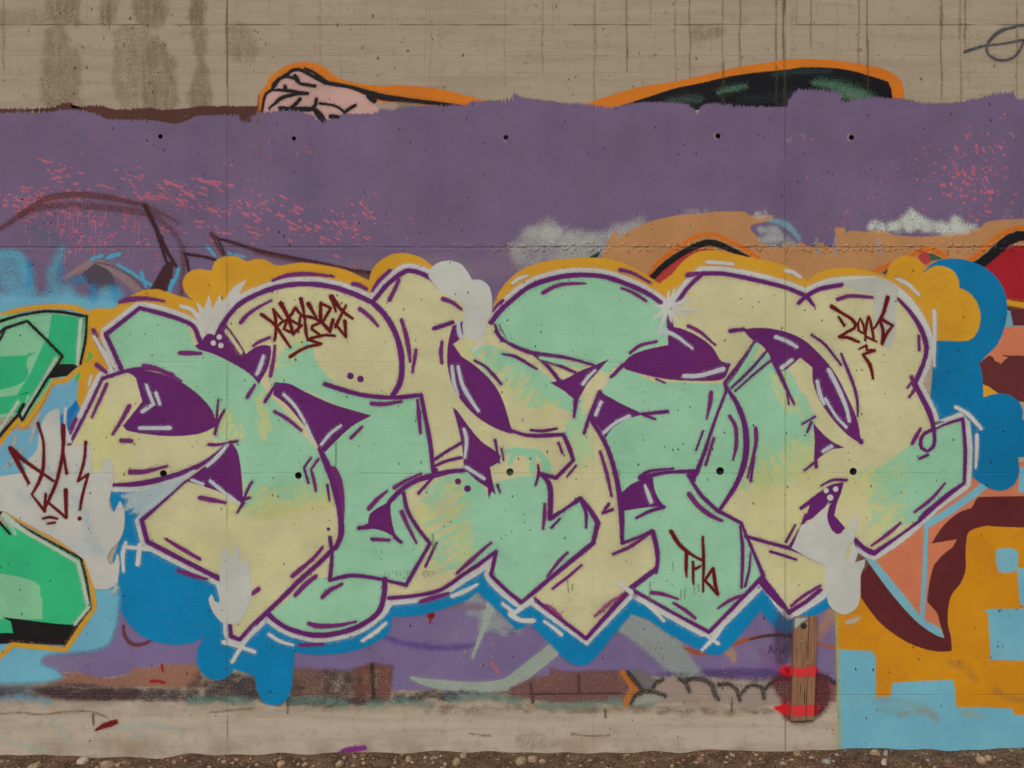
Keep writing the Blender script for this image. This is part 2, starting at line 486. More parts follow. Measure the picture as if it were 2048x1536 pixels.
def concrete_mat():
    m, k, b, out = new_mat('bare_concrete')
    r = k.n('ShaderNodeGroup'); r.node_tree = RELIEF; P = r.outputs['Pos']
    sep = k.n('ShaderNodeSeparateXYZ'); k.lk(P, sep.inputs[0]); Z = sep.outputs[2]
    top = k.ramp(Z, .35, 2.6, 0, 1)
    base = k.mix(top, col((170, 157, 140)), col((153, 140, 120)))
    # horizontal board tone bands
    band = k.noise(k.vec(P, .6, 1, 9.0), 2.2, 4.0, .62)
    base = k.mix(k.ramp(band, .42, .66, 0, .32), base, col((130, 115, 94)))
    base = k.mix(k.ramp(k.noise(k.vec(P, 1.5, 1, 12.0), 1.9, 3.0, .6), .5, .7, 0, .3), base, col((170, 157, 136)))
    # runs down from above
    run = k.m('MULTIPLY', k.ramp(k.noise(k.vec(P, 11.0, 1, .35), 2.6, 5.0, .7), .54, .76, 0, .35), k.ramp(Z, 2.6, 3.9, .1, 1.0))
    base = k.mix(run, base, col((104, 86, 62)))
    base = k.mix(k.ramp(k.noise(P, 16.0, 6.0, .75), .5, .75, 0, .45), base, col((112, 96, 76)))
    # splashed dirt near the foot
    foot = k.m('MULTIPLY', k.ramp(Z, .12, .34, 0, 1), k.ramp(Z, .34, .5, 1, 0))
    foot = k.m('MULTIPLY', foot, k.ramp(k.noise(k.vec(P, 1, 1, 3.0), 4.0, 5.0, .7), .35, .62, 0, .75))
    base = k.mix(foot, base, col((108, 88, 66)))
    low = k.m('MULTIPLY', k.ramp(Z, 0, .14, 1, 0), k.ramp(k.noise(P, 5.0, 4.0), .4, .65, 0, .5))
    base = k.mix(low, base, col((122, 100, 80)))
    base = k.mix(k.m('MULTIPLY', r.outputs['Seam'], .6), base, col((96, 80, 58)))
    base = k.mix(k.m('MULTIPLY', r.outputs['Pit'], .7), base, col((64, 54, 42)))
    k.lk(base, b.inputs['Base Color']); b.inputs['Roughness'].default_value = .85
    b.inputs['Specular IOR Level'].default_value = .2
    bp = k.n('ShaderNodeBump'); bp.inputs['Strength'].default_value = .5; bp.inputs['Distance'].default_value = .002
    k.lk(r.outputs['Height'], bp.inputs['Height']); k.lk(bp.outputs[0], b.inputs['Normal'])
    return m
CONC = concrete_mat()

def build_wall():
    X0, X1, Z0, Z1, T = -9.0, 9.0, -.4, 5.6, .45
    outer = [Vector((X0, 0, Z0)), Vector((X1, 0, Z0)), Vector((X1, 0, Z1)), Vector((X0, 0, Z1))]
    loops = [outer]
    for x, y, r in HOLES:
        loops.append([Vector((WX(x) + r * U * math.cos(-a * math.pi / 8), 0, WZ(y) + r * U * math.sin(-a * math.pi / 8))) for a in range(16)])
    flat = [v for l in loops for v in l]
    tris = geometry.tessellate_polygon([[Vector((v.x, v.z, 0)) for v in l] for l in loops])
    v = [tuple(p) for p in flat]; f = [tuple(t) for t in tris]
    n = len(v)
    v += [(X0, T, Z0), (X1, T, Z0), (X1, T, Z1), (X0, T, Z1)]
    f += [(0, 1, n + 1, n), (1, 2, n + 2, n + 1), (2, 3, n + 3, n + 2), (3, 0, n, n + 3), (n, n + 1, n + 2, n + 3)]
    me = bpy.data.meshes.new('wall_body'); me.from_pydata(v, [], f); me.update()
    import bmesh
    bm = bmesh.new(); bm.from_mesh(me); bmesh.ops.recalc_face_normals(bm, faces=bm.faces)
    ff = [q for q in bm.faces if all(abs(w.co.y) < 1e-6 for w in q.verts)]
    if sum(q.normal.y * q.calc_area() for q in ff) > 0: bmesh.ops.reverse_faces(bm, faces=bm.faces)
    bm.to_mesh(me); bm.free()
    me.materials.append(CONC)
    o = bpy.data.objects.new('wall_body', me); C.objects.link(o); o.parent = wall
build_wall()

def hole_mat(rgb, name):
    m, k, b, out = new_mat(name)
    g = k.n('ShaderNodeNewGeometry')
    c = k.mix(k.ramp(k.noise(g.outputs['Position'], 160.0, 4.0), .35, .65), col(rgb), col(tuple(int(v * .6) for v in rgb)))
    k.lk(c, b.inputs['Base Color']); b.inputs['Roughness'].default_value = .9
    bp = k.n('ShaderNodeBump'); bp.inputs['Strength'].default_value = .8; bp.inputs['Distance'].default_value = .003
    k.lk(k.noise(g.outputs['Position'], 200.0, 3.0), bp.inputs['Height']); k.lk(bp.outputs[0], b.inputs['Normal'])
    return m
HM = {'dark': hole_mat((56, 60, 52), 'hole_dark'), 'green': hole_mat((74, 98, 72), 'hole_mortar_green'), 'grey': hole_mat((92, 84, 76), 'hole_mortar_grey')}

def tie_hole(x, y, r, kind):
    """a cone-tie recess: short flared mouth, tube, rough mortar plug set back inside"""
    depth = {'dark': .03, 'green': .012, 'grey': .012}[kind]
    rings = [(1.0, 0.0), (.93, .006), (.9, depth), (.45, depth + .004)]
    v = []; f = []; N = 16
    for rr, d in rings:
        for a in range(N):
            j = 1 + (.06 * noise.noise((x + a, y, d * 90)) if d > 0 else 0)
            v.append((WX(x) + rr * r * U * j * math.cos(a * 2 * math.pi / N), d, WZ(y) + rr * r * U * j * math.sin(a * 2 * math.pi / N)))
    for i in range(len(rings) - 1):
        for a in range(N):
            b_ = (a + 1) % N
            f.append((i * N + a, i * N + b_, (i + 1) * N + b_, (i + 1) * N + a))
    v.append((WX(x), depth - .002, WZ(y))); c = len(v) - 1; i = len(rings) - 1
    for a in range(N): f.append((i * N + a, i * N + (a + 1) % N, c))
    me = bpy.data.meshes.new('tie_hole'); me.from_pydata(v, [], f); me.update(); me.materials.append(HM[kind])
    o = bpy.data.objects.new('tie_hole', me); C.objects.link(o); o.parent = wall
for (x, y, r), kd in zip(HOLES, ['dark', 'dark', 'grey', 'dark', 'dark', 'dark', 'dark', 'green', 'dark', 'dark']):
    tie_hole(x, y, r, kd)

# weather stains and thin rust runs on the bare top
st = group_part('weather_stain', wall, 'brown damp stains and thin runs on the bare concrete above the paint')
BR = (92, 76, 54)
for p, op in (("95,62! 115,56 130,70 140,92 158,120 154,190 164,206 92,212 88,110", .55), ("232,62 268,58 300,70 295,120 285,215 240,205 228,130", .38),
              ("292,120 312,70 332,110 348,130 346,217 296,217", .55), ("384,62 402,56 414,70 408,110 420,215 380,215 396,120", .55),
              ("96,0 158,0 150,28 158,46 130,47 112,44", .5), ("204,0 232,0 228,40 206,44", .4), ("270,0 330,0 322,46 284,46", .6), ("382,0 402,0 404,46 384,44", .6),
              ("0,28 70,24 60,48 0,52", .3), ("460,52 500,60 512,110 470,118", .3), ("1385,60 1440,55 1436,72 1390,78", .3)):
    fill('stain', p, (118, 103, 80), st, soft=8, finish='stain', opacity=min(.8, op * 1.25), rough=9); mist('stain', p, 6, (98, 84, 62), st, n=26, opacity=op * .3, seed=len(p), ry=5.0)
for x, y1, w, op in ((218, 60, 2.5, .5), (455, 210, 2.4, .8), (8, 150, 4, .4), (1086, 150, 2.2, .35), (1190, 205, 2, .4), (1253, 145, 2.6, .7), (1350, 172, 2.2, .5),
                     (1380, 160, 3, .7), (1446, 150, 2.2, .5), (1480, 140, 3, .8), (1552, 138, 3.4, .8), (1568, 138, 4, .95), (1593, 50, 2, .4), (1622, 100, 3, .6), (1717, 128, 3, .7),
                     (1734, 132, 3.6, .8), (1882, 200, 3.6, .8), (1921, 205, 4, .5), (1931, 100, 4.5, .7), (2033, 190, 3.4, .5), (1300, 60, 2, .3), (640, 120, 2, .25), (860, 190, 2, .25), (1010, 180, 2, .25)):
    stroke('drip_stain', "%d,-60 %.1f,%d %.1f,%d %.1f,%d %d,%d" % (x, x + random.uniform(-1.5, 1.5), y1 * .25, x + random.uniform(-2, 2), y1 * .5, x + random.uniform(-2, 2), y1 * .75, x + 1, y1), (98, 76, 46), st, w=w * .85, soft=2.0, opacity=op * .75, taper=True, wob=5.0)
for i in range(70):                                     # rusty specks
    dot('rust_speck', random.uniform(0, 2048), random.uniform(8, 200), random.uniform(1.2, 3.2), (78, 64, 46), st, soft=1.6, ry=random.uniform(1.5, 4), opacity=.6)
fill('dirt_patch', "1036,1475 1060,1470 1085,1472 1082,1488 1055,1494 1040,1492", (120, 104, 86), st, soft=8, opacity=.35)
for p in ("0,1428 40,1425 80,1429 130,1424 180,1423 215,1435", "940,1468 980,1472", "1142,1468 1180,1472 1220,1471", "420,1425 470,1420 505,1417"):
    stroke('dirt_line', p, (104, 82, 58), st, w=3.5, soft=3, finish='stain', opacity=.7)
for p in ("2,1478 40,1490 90,1500", "235,1455 300,1450 360,1462", "262,1475 290,1470", "105,1440 118,1455 130,1475"):
    stroke('pale_smear', p, (138, 160, 146), st, w=9, soft=8, finish='stain', opacity=.55)

# ================================================================ PAINT, back to front
PURP = (105, 88, 115); PURP2 = (112, 97, 133); ORA = (196, 108, 30); YEL = (200, 142, 38); SKIN = (180, 144, 136)
BLK = (26, 24, 26); WHT = (182, 184, 177); VIO = (91, 33, 95); MINT = (138, 191, 152); CREAM = (185, 180, 138)
BLUE = (10, 116, 162); LBLUE = (104, 164, 184); SALM = (190, 112, 80); MAR = (88, 36, 38); RED = (92, 18, 22); TAN = (168, 122, 80)
GRN = (44, 160, 108); LGRN = (118, 176, 136); BRN = (78, 48, 42); GREY = (140, 142, 136)

# ---- painted fist and arm above the band
fist = group_part('fist_painting', wall, 'outstretched pink fist and forearm painted with black lines and an orange rim')
fill('orange_rim', "514,240! 515,205 520,185 532,170 540,154 555,143 572,132 595,125 620,125 645,132 662,146 682,158 720,168 765,172 800,171 870,177 930,190 962,200 985,206 975,225! 900,240!", ORA, fist, soft=3.5)
fill('skin', "526,240! 530,200 535,182 546,175 549,164 560,154 573,149 582,142 600,140 625,150 640,160 655,168 700,178 738,195 748,203 790,207 850,214 840,240!", SKIN, fist)
for p, w in (("523,228 527,205 532,188 545,179", 5), ("545,178 548,167 558,158 572,152", 6), ("572,152 581,143 596,139 612,145 636,158 652,167", 6.5), ("610,138 626,144 646,158 660,168", 5),
             ("642,160:6 660,167:8 700,174:7 740,187:10 770,195:12 820,201:9 880,208:8 940,218:8", 8), ("738,192 748,201", 11), ("573,153 590,157 600,167 630,172", 6), ("590,152 596,161", 8),
             ("545,180:4 575,181:7 600,186:7 615,187:6", 6), ("570,173 571,180", 7), ("538,217:4 552,205:6 565,195:7 585,190:6 600,188:4", 6), ("560,222:6 580,217:8 592,208:7 600,198:7", 7),
             ("560,216:8 590,219:10 610,218:9 625,218:8 632,208:6 633,198:6", 8), ("632,222:10 640,232:13 648,246:15", 14), ("640,207 665,210 680,217 690,226", 4.5), ("690,224 700,217 710,211", 6), ("662,233 682,236", 9), ("572,148 560,158 548,176", 4), ("632,152 650,165", 7)):
    stroke('black_line', p, BLK, fist, w=w)
fill('skin_wisp', "755,208 790,207 840,216 820,222 770,222", (150, 132, 118), fist, soft=6, opacity=.8)
fill('green_wisp', "800,210 830,212 850,216 830,224 800,222", (96, 104, 90), fist, soft=8, opacity=.6)

# ---- dark sleeve at the right
slv = group_part('sleeve_painting', wall, 'glossy black forearm shape with an orange rim painted above the purple band')
fill('orange_rim', "1150,216! 1200,198 1240,185 1290,172 1350,163 1400,152 1450,140 1500,130 1536,125 1580,119 1620,118 1670,121 1720,128 1765,137 1790,150 1803,163 1808,182 1808,215!", ORA, slv, soft=2.5)
fill('black_fill', "1215,222! 1260,206 1300,193 1350,177 1400,167 1450,155 1500,147 1536,143 1570,140 1610,135 1660,136 1700,141 1740,152 1775,163! 1782,178 1787,215!", (19, 19, 24), slv)
for p, w, c, s in (("1437,185:3 1455,179:9 1480,175:8 1492,172:2", 8, (84, 122, 100), 5), ("1630,166:4 1660,170:10 1690,178:16 1715,186:16 1745,200:12", 14, (82, 124, 96), 9), ("1340,204:8 1380,199:12 1400,198:4", 12, (66, 84, 78), 9),
                   ("1480,200:6 1540,195:10 1600,190:8 1660,192:8", 10, (34, 44, 44), 10), ("1545,150:3 1600,143:6 1660,142:2", 5, (40, 62, 58), 6), ("1676,190:4 1700,192:10 1720,198:6", 10, (100, 112, 96), 9)):
    stroke('green_gleam', p, c, slv, w=w * .6, soft=s * 1.6, opacity=.5)
mist('green_glow', '1640,160 1690,172 1735,188 1750,205 1720,205 1690,196', 12, (70, 110, 86), slv, n=26, opacity=.22)
for x in (1446, 1552, 1568, 1735): stroke('drip_stain', "%d,128 %d,160 %d,205" % (x, x + 1, x), (70, 58, 40), slv, w=2.2, opacity=.45)

# ---- black scribble, upper right
scr = group_part('black_scribble', wall, 'thin grey-black sprayed loop on bare concrete at the upper right')
for p, w in (("1930,104:6 1965,93:4 2010,87:4 2048,80:5 2120,70:5", 4), ("1974,90:4 1984,76:6 2002,62:7 2030,54:5 2048,51:5 2110,60:4", 5), ("1972,92 1976,108 1990,118 2006,121 2026,116 2040,100 2048,80", 4.5)):
    stroke('scribble_line', p, (66, 66, 70), scr, w=w, soft=3, opacity=.9)

# ---- the purple band rolled over the old wall
band = group_part('purple_band', wall, 'wide flat purple coat rolled over older paintings, with a ragged upper edge')
fill('purple_coat', "0,228! 50,224 125,217 160,219 200,230 212,236 280,238 320,241 350,244 375,237 395,229 478,228 482,236 503,236 506,226! 530,226 560,223 575,222 600,224 628,233! 634,243 650,245! 656,238 680,239! 684,229 700,229 735,229 760,226! 764,219! 790,220 800,217 870,212 935,212 940,204 962,203 1026,202! 1030,191! 1050,197 1100,203 1130,208 1165,209 1200,213 1225,218 1240,212 1270,207 1310,205 1340,206 1375,210 1385,216 1396,230! 1402,214 1420,208 1450,209 1480,213 1540,215 1574,215! 1578,200 1590,188 1596,180! 1640,181 1682,186! 1684,203! 1700,203 1735,196 1785,197 1810,199 1830,205 1870,208 1920,205 1960,197 1990,189 2026,184! 2033,198! 2048,200! 2048,560! 1300,620! 900,700! 380,720! 0,720!", PURP, band, soft=4, finish='brush', vary=(98, 84, 116))
fill('brown_edge', "0,221! 60,218 110,215 125,207 143,206! 147,216 165,216 170,212 205,212 218,216 228,220 260,219 300,217 330,220 385,216 395,213 450,213 516,213! 512,230! 503,232 500,243! 483,242! 478,229! 440,230 395,231 375,240 350,247 320,242 280,240 210,237 198,230 165,220! 125,218! 60,224 0,229!", BRN, band, soft=2.5, finish='brush')
fill('lower_purple_coat', "0,1180! 2048,1180! 2048,1360! 1680,1372! 1583,1352! 1536,1352 1400,1350 1290,1352 1250,1345 1180,1347 1130,1346 1105,1338! 1104,1350! 1078,1353 1024,1380 885,1388! 880,1378! 830,1380 778,1378! 782,1335! 700,1342 640,1346 585,1338! 400,1330 330,1328 305,1335 265,1337 262,1345 215,1355 180,1355 150,1345 90,1345 0,1345!", PURP2, band, soft=4, finish='brush', vary=(122, 110, 134))
stroke('purple_drip', "518,190:1 517,215:2 520,260:2.5 522,330:1", (118, 78, 60), band, w=2, opacity=.6)
for p, w, c, op in (("770,1273:5 800,1285:9 850,1293:10 900,1296:10 950,1292:6", 9, (82, 60, 122), .7), ("1235,1262:4 1270,1277:9 1310,1300:8 1340,1340:4", 8, (84, 64, 120), .7), ("1400,1345:12 1480,1348:20 1560,1350:20 1590,1350:16", 18, (72, 52, 104), .75),
                    ("985,1262:4 1010,1265:6 1040,1262:4", 5, (76, 64, 110), .6), ("1520,1300:4 1540,1325:30 1560,1330:24", 20, (110, 60, 104), .35)):
    stroke('violet_haze', p, c, band, w=w, soft=9, opacity=op)
mist('grey_lap', '420,505 700,520 980,500 1020,470 1060,500 1010,560 760,560 500,540', 30, (118, 102, 116), band, n=120, opacity=.25, seed=41, ry=.6)
for i, x in enumerate(range(40, 2048, 118)):
    stroke('roller_lap', '%d,%d %d,330 %d,%d' % (x, 235 + (i * 37) % 40, x + (i * 13) % 9 - 4, x + (i * 7) % 11 - 5, 400 + (i * 53) % 70), (96, 80, 110) if i % 2 else (114, 96, 124), band, w=34 + (i * 11) % 24, soft=18, finish='stain', opacity=.28)
# pale wall showing through under the lettering
for p, op in (("925,1200 965,1178 990,1205 1030,1250 1000,1256 955,1240 930,1215", .75), ("940,1218 1000,1222 1040,1262 1000,1266 950,1250", .55)):
    mist('pale_haze', p, 17, (140, 146, 140), band, n=34, opacity=op * .8, seed=3, ry=.7)
stroke('grey_scuff', "900,1212 940,1214 980,1216", (118, 100, 100), band, w=9, soft=5, finish='dry')
stroke('pale_stroke', "982,1208:16 975,1235:13 962,1270:9 945,1314:4", (142, 156, 142), band, w=10, soft=4, opacity=.9)
stroke('pale_stroke', "822,1355:5 850,1364:14 900,1371:19 960,1374:20 1010,1369:22 1040,1352:26 1075,1325:28 1110,1296:26 1120,1280:24", (140, 152, 138), band, w=20, soft=4, opacity=.95)
fill('pale_stroke', "1248,1232 1280,1228 1330,1258 1360,1290 1385,1330 1402,1352 1372,1356 1345,1342 1310,1310 1270,1278 1238,1255", (134, 144, 136), band, soft=10, opacity=.85)
stroke('brown_curve', "247,1252:5 248,1266:6 257,1283:7 272,1290:7 290,1287:6 309,1277:4", (92, 50, 60), band, w=6)
stroke('orange_curve', "1370,1296:3 1385,1303:7 1405,1307:7 1430,1304:3", (140, 74, 52), band, w=5)
stroke('orange_curve', "1450,1298:5 1475,1286:7 1505,1276:5 1536,1271:3 1583,1273:3", (148, 78, 44), band, w=5)
stroke('dark_curve', "1500,1279:2 1530,1272:4 1560,1270:6 1584,1272:6", (64, 46, 44), band, w=4)
stroke('orange_curve', "1632,1285:4 1650,1291:5 1674,1296:5", (150, 82, 60), band, w=5)
stroke('yellow_haze', "1450,1295:16 1465,1310:14 1468,1322:6", (160, 126, 84), band, w=12, soft=7, opacity=.7)
stroke('yellow_haze', "1665,1225:22 1650,1250:20 1634,1275:12", (160, 120, 78), band, w=18, soft=12, opacity=.6)
dot('red_spot', 862, 1231, 8, (120, 34, 30), band)
stroke('red_spot_drip', "862,1236 860,1246", (120, 34, 30), band, w=2)
for x, y in ((1480, 1275), (1345, 1275), (1600, 1260)): dot('ochre_fleck', x, y, 3, (150, 110, 60), band)

# ---- pink splashes: hundreds of thrown droplets, uncountable
def splatter(name, clusters, rgb, parent, seed, label):
    rnd = random.Random(seed); V = []; F = []; K = []
    for (x0, y0, x1, y1, n, ang, el, size, drips) in clusters:
        size *= .74; el *= 1.15
        for i in range(n):
            cx = rnd.gauss((x0 + x1) / 2, (x1 - x0) / 4.2); cy = rnd.gauss((y0 + y1) / 2, (y1 - y0) / 4.2)
            for q in range(rnd.choice((1, 2, 3, 4, 6))):
                x = cx + rnd.gauss(0, size * 3.4); y = cy + rnd.gauss(0, size * 1.8)
                r = size * rnd.choice((.22, .3, .4, .55, .75, 1.0)) * rnd.uniform(.6, 1.15)
                e = 1 + (el - 1) * rnd.uniform(.2, 1.3); a = math.radians(ang + rnd.gauss(0, 8)); b = len(V)
                z = (len(F) % 24) * 4e-6
                for j in range(8):
                    t = j * math.pi / 4; rr = rnd.uniform(.7, 1.15)
                    u, v = r * e * math.cos(t) * rr, r * math.sin(t) * rr
                    V.append((x + u * math.cos(a) - v * math.sin(a), y + u * math.sin(a) + v * math.cos(a), z)); K.append(1.0)
                F.append(tuple(range(b, b + 8)))
                if drips and rnd.random() < drips and r > size * .6:
                    b = len(V); L = rnd.uniform(8, 34); w_ = rnd.uniform(.7, 1.5)
                    V.extend([(x - w_, y, z), (x + w_, y, z), (x + w_ * .8, y + L, z), (x - w_ * .8, y + L, z)]); K.extend([1.0] * 4); F.append((b, b + 1, b + 2, b + 3))
    o = sheet(name, V, F, K, paint(rgb, 'spray', .97), parent); o['kind'] = 'stuff'; o['label'] = label
splatter('pink_splatter', [(0, 370, 180, 440, 48, 5, 1.6, 5.5, .5), (60, 400, 340, 520, 60, 0, 1.3, 4.5, .5), (20, 300, 240, 400, 14, 12, 3.2, 4.5, 0), (180, 340, 480, 420, 34, 22, 3.4, 4.5, 0),
                           (420, 380, 640, 480, 34, 28, 2.6, 4.5, 0), (560, 390, 860, 500, 62, 35, 2.4, 4.0, 0), (340, 250, 700, 380, 16, 20, 2.4, 2.6, 0), (-20, 220, 340, 330, 12, 10, 2.2, 2.6, 0), (230, 390, 480, 520, 30, 8, 2.8, 3.6, .1)],
         (162, 94, 112), band, 4, 'pink paint splashes with short runs on the left half of the purple band')
splatter('pink_splatter', [(1800, 240, 2080, 460, 70, 50, 1.5, 4.2, .05), (1880, 330, 2020, 440, 30, 50, 1.4, 4.5, 0), (1600, 260, 1960, 460, 30, 45, 1.4, 3.0, 0), (1590, 400, 1830, 470, 16, 45, 1.4, 2.6, 0)],
         (164, 94, 110), band, 9, 'scattered pink paint specks at the right end of the purple band')
splatter('ochre_flecks', [(780, 1260, 1060, 1345, 26, 30, 1.8, 2.0, 0), (1200, 1260, 1500, 1345, 24, 60, 1.6, 2.0, 0)], (150, 122, 84), band, 12, 'small ochre flecks on the lower purple coat')

# ---- brown sketch lines, blue haze and grey arch, left
skt = group_part('brown_sketch_lines', wall, 'loose brown sprayed sketch lines arching over the blue haze at left')
B2 = (88, 50, 54); B3 = (58, 28, 34)
for p, w, c, s, op in (("-60,478:8 0,457:9 30,438:9 60,418:10 90,399:11 125,391:12 170,390:12 215,395:11 255,403:9 291,411:6", 9, B2, 3.5, .8), ("38,430:8 80,415:11 130,410:12 200,414:12 250,420:12 290,426:12 305,430:10", 11, B2, 5, .6),
                       ("286,408:5 320,425:9 358,445:4", 6, B2, 5, .5), ("303,425:9 328,447:9 350,468:9 363,492:9 367,520:9 364,560:9 360,602:7", 9, B2, 5, .55),
                       ("290,410:7 300,432:8 315,462:7 330,495:7 353,534:5", 6, B3, 2.5, .95), ("298,430:4 312,458:6 326,500:6 336,534:5", 6, B3, 2.5, .95), ("424,470:8 438,478:5 462,484:6 512,500:6 570,513:7 640,527:7 700,540:7 742,546:7", 7, B3, 2.5, .9),
                       ("512,506:4 570,518:5 640,531:5 700,545:9 742,555:9", 6, B2, 4, .7), ("424,468:7 432,486:6 446,510:5", 6, B2, 2.5, .95), ("436,478:4 450,508:5", 5, B3, 2.5, .9), ("369,508 400,512 432,520", 5.5, B3, 2, .95), ("370,505:3 374,522:5 379,546:4", 5, B3, 2, .95), ("366,575:3 362,600:6", 6, B2, 4, .6)):
    stroke('sketch_line', p, c, skt, w=w, soft=s, opacity=op)
fill('sketch_mass', "328,532! 345,522 344,556 336,600! 298,582! 314,556", (62, 34, 38), skt, soft=4)
bz = group_part('blue_haze', wall, 'light blue misty spray over the purple band at the left edge')
arch = group_part('grey_arch', wall, 'faded grey arch with a dark peak in the blue haze at left')
stroke('arch_band', "130,556:6 160,538:12 190,526:14 220,536:16 250,556:16 285,586:18", (132, 110, 112), arch, w=14, soft=6, opacity=.9)
stroke('arch_line', "190,524:3 225,533 262,553 290,580:4", (82, 60, 70), arch, w=3.5, soft=2, opacity=.7)
fill('dark_peak', "190,528! 216,541 226,556 232,582 190,576 164,550!", (72, 64, 74), arch, soft=5)
mist('haze', '0,525 30,522 50,540 70,582 100,585 116,575 150,572 200,580 235,585 255,600 255,612 230,640 180,660 0,680', 26, (92, 154, 180), bz, n=260, opacity=.6, seed=21)
fill('haze', '0,590 60,600 120,598 200,606 225,615 200,650 0,690', (98, 158, 182), bz, soft=14)
mist('haze', '0,508 40,508 56,530 60,560 0,560', 18, (92, 140, 166), bz, n=30, opacity=.35, seed=22)
for p, w, c, op in (("-40,512:10 0,508:12 28,508:12 45,520:14 54,545:16 60,575:14", 12, (88, 156, 184), .9), ("124,500:6 114,525:14 104,550:18 110,570:20", 14, (88, 150, 172), .8), ("70,455:4 95,470:18 112,490:18 122,505:10", 14, (86, 110, 130), .4),
                    ("58,525:6 60,550:10 56,572:6", 9, (20, 124, 176), .6), ("150,560 165,560", 16, (20, 130, 180), .6), ("186,575 188,600", 14, (20, 130, 180), .6), ("228,575 232,595", 14, (20, 130, 180), .6), ("120,535:10 125,555:10", 9, (30, 130, 176), .5)):
    stroke('haze_streak', p, c, bz, w=w * .55, soft=w * .9, opacity=op * .8)
for p, w in (("213,517:3 222,513:8 240,508:5", 6), ("182,518 204,512", 5), ("236,530 262,545 285,560 302,570", 5), ("283,545 288,562 292,572", 5), ("345,562 340,580 335,595", 7), ("357,538 352,556 340,575", 6), ("416,494:6 424,505:4 430,512:3", 5), ("455,506:3 490,514:3", 3)):
    stroke('haze_dash', p, (72, 150, 184), bz, w=w, soft=2.5, opacity=.9)

# ---- tan cloud, red hills, white spray, right of centre
hill = group_part('tan_and_red_painting', wall, 'older painting of tan mass, white spray and red humps with black and orange rims')
mist('white_spray', '1020,500 1034,478 1062,458 1100,450 1150,462 1205,465 1245,448 1278,444 1290,450 1265,470 1225,500 1190,530 1120,530 1060,535 1030,525', 25, (150, 150, 144), hill, n=110, opacity=.42, seed=11)
mist('white_spray', '1040,470 1080,452 1120,458 1200,468 1240,455 1230,480 1150,490 1080,490', 14, (160, 162, 156), hill, n=50, opacity=.35, seed=12)
fill('tan_mass', "1190,540! 1210,500 1218,480 1231,461! 1236,468 1232,482! 1260,462 1300,444 1350,432 1400,427 1440,424 1488,424! 1500,432! 1545,431! 1545,440! 1500,452 1515,475 1532,490 1560,492 1575,485 1590,492 1600,484 1620,494 1640,486 1660,496 1670,490 1671,456! 1688,455! 1692,468 1700,462 1735,464 1768,458 1776,466 1800,472 1850,474 1900,468 1960,456 2010,440 2048,428! 2048,560! 1860,570 1615,580 1330,600 1270,560!", TAN, hill, soft=4, vary=(156, 116, 84))
mist('white_spray', '1735,455 1745,448 1775,452 1800,445 1812,432 1826,420 1834,436 1870,448 1900,446 1910,436 1923,440 1922,452 1950,453 1925,462 1900,464 1850,458 1790,458 1750,458', 13, (176, 184, 170), hill, n=120, opacity=.55, seed=13)
mist('white_spray', '1512,452 1530,450 1560,464 1580,478 1592,486 1560,492 1536,490 1518,478', 10, (150, 154, 150), hill, n=50, opacity=.5, seed=14)
mist('white_spray', '1508,425 1530,422 1534,434 1510,438', 9, (156, 156, 152), hill, n=12, opacity=.5)
mist('white_spray', '1360,424 1400,420 1440,420 1400,426', 10, (140, 136, 136), hill, n=12, opacity=.3)
mist('white_spray', '1990,430 2040,410 2048,440 2000,450', 14, (140, 126, 124), hill, n=16, opacity=.3)
stroke('blue_arc', "1540,440:6 1565,446:10 1585,460:10 1598,478:8", (110, 144, 158), hill, w=9, soft=5, opacity=.8)
for x in (1633, 1670, 1757): stroke('grey_drip', "%d,478 %d,492 %d,508" % (x, x, x + 3), (138, 132, 136), hill, w=5, soft=3, opacity=.7)
fill('red_fill', "1296,560! 1330,532 1362,512 1400,499 1430,500 1400,520 1345,580 1320,582!", (164, 54, 54), hill, soft=3)
stroke('orange_rim', "1298,552 1312,530 1340,506 1372,484 1400,471 1428,469 1455,480 1485,495 1515,515", (198, 100, 26), hill, w=7)
stroke('black_rim', "1303,556 1330,530 1362,508 1395,491 1420,485 1445,492 1480,507:8 1498,514:3", (26, 24, 24), hill, w=12, soft=3)
fill('green_tip', "1176,516! 1190,508 1202,502! 1194,517!", (30, 62, 44), hill, soft=2)
fill('red_fill', "1836,512 1850,503 1862,514 1856,528 1840,524", (164, 60, 60), hill)
stroke('orange_rim', "1742,546:5 1780,530 1806,522:5 1828,508 1842,500 1860,498 1880,506 1892,516", (198, 98, 26), hill, w=7)
stroke('black_rim', "1768,546:3 1780,538:4 1800,530:3", (60, 44, 36), hill, w=4)
fill('green_tip', "1856,506! 1868,508 1885,518! 1862,522!", (60, 84, 60), hill, soft=3)
fill('crimson_fill', "1925,560! 1965,525 1995,504 2020,492 2048,488! 2048,604! 2000,606!", (150, 30, 40), hill, soft=3)
stroke('orange_rim', "1932,524 1952,512 1975,490 2000,470 2025,459 2048,456 2140,462", (200, 102, 28), hill, w=8)
stroke('black_rim', "1942,534:14 1962,526:18 1985,508:20 2010,485:20 2032,474:19 2048,472:19 2140,478:19", (26, 24, 28), hill, w=18, soft=3)
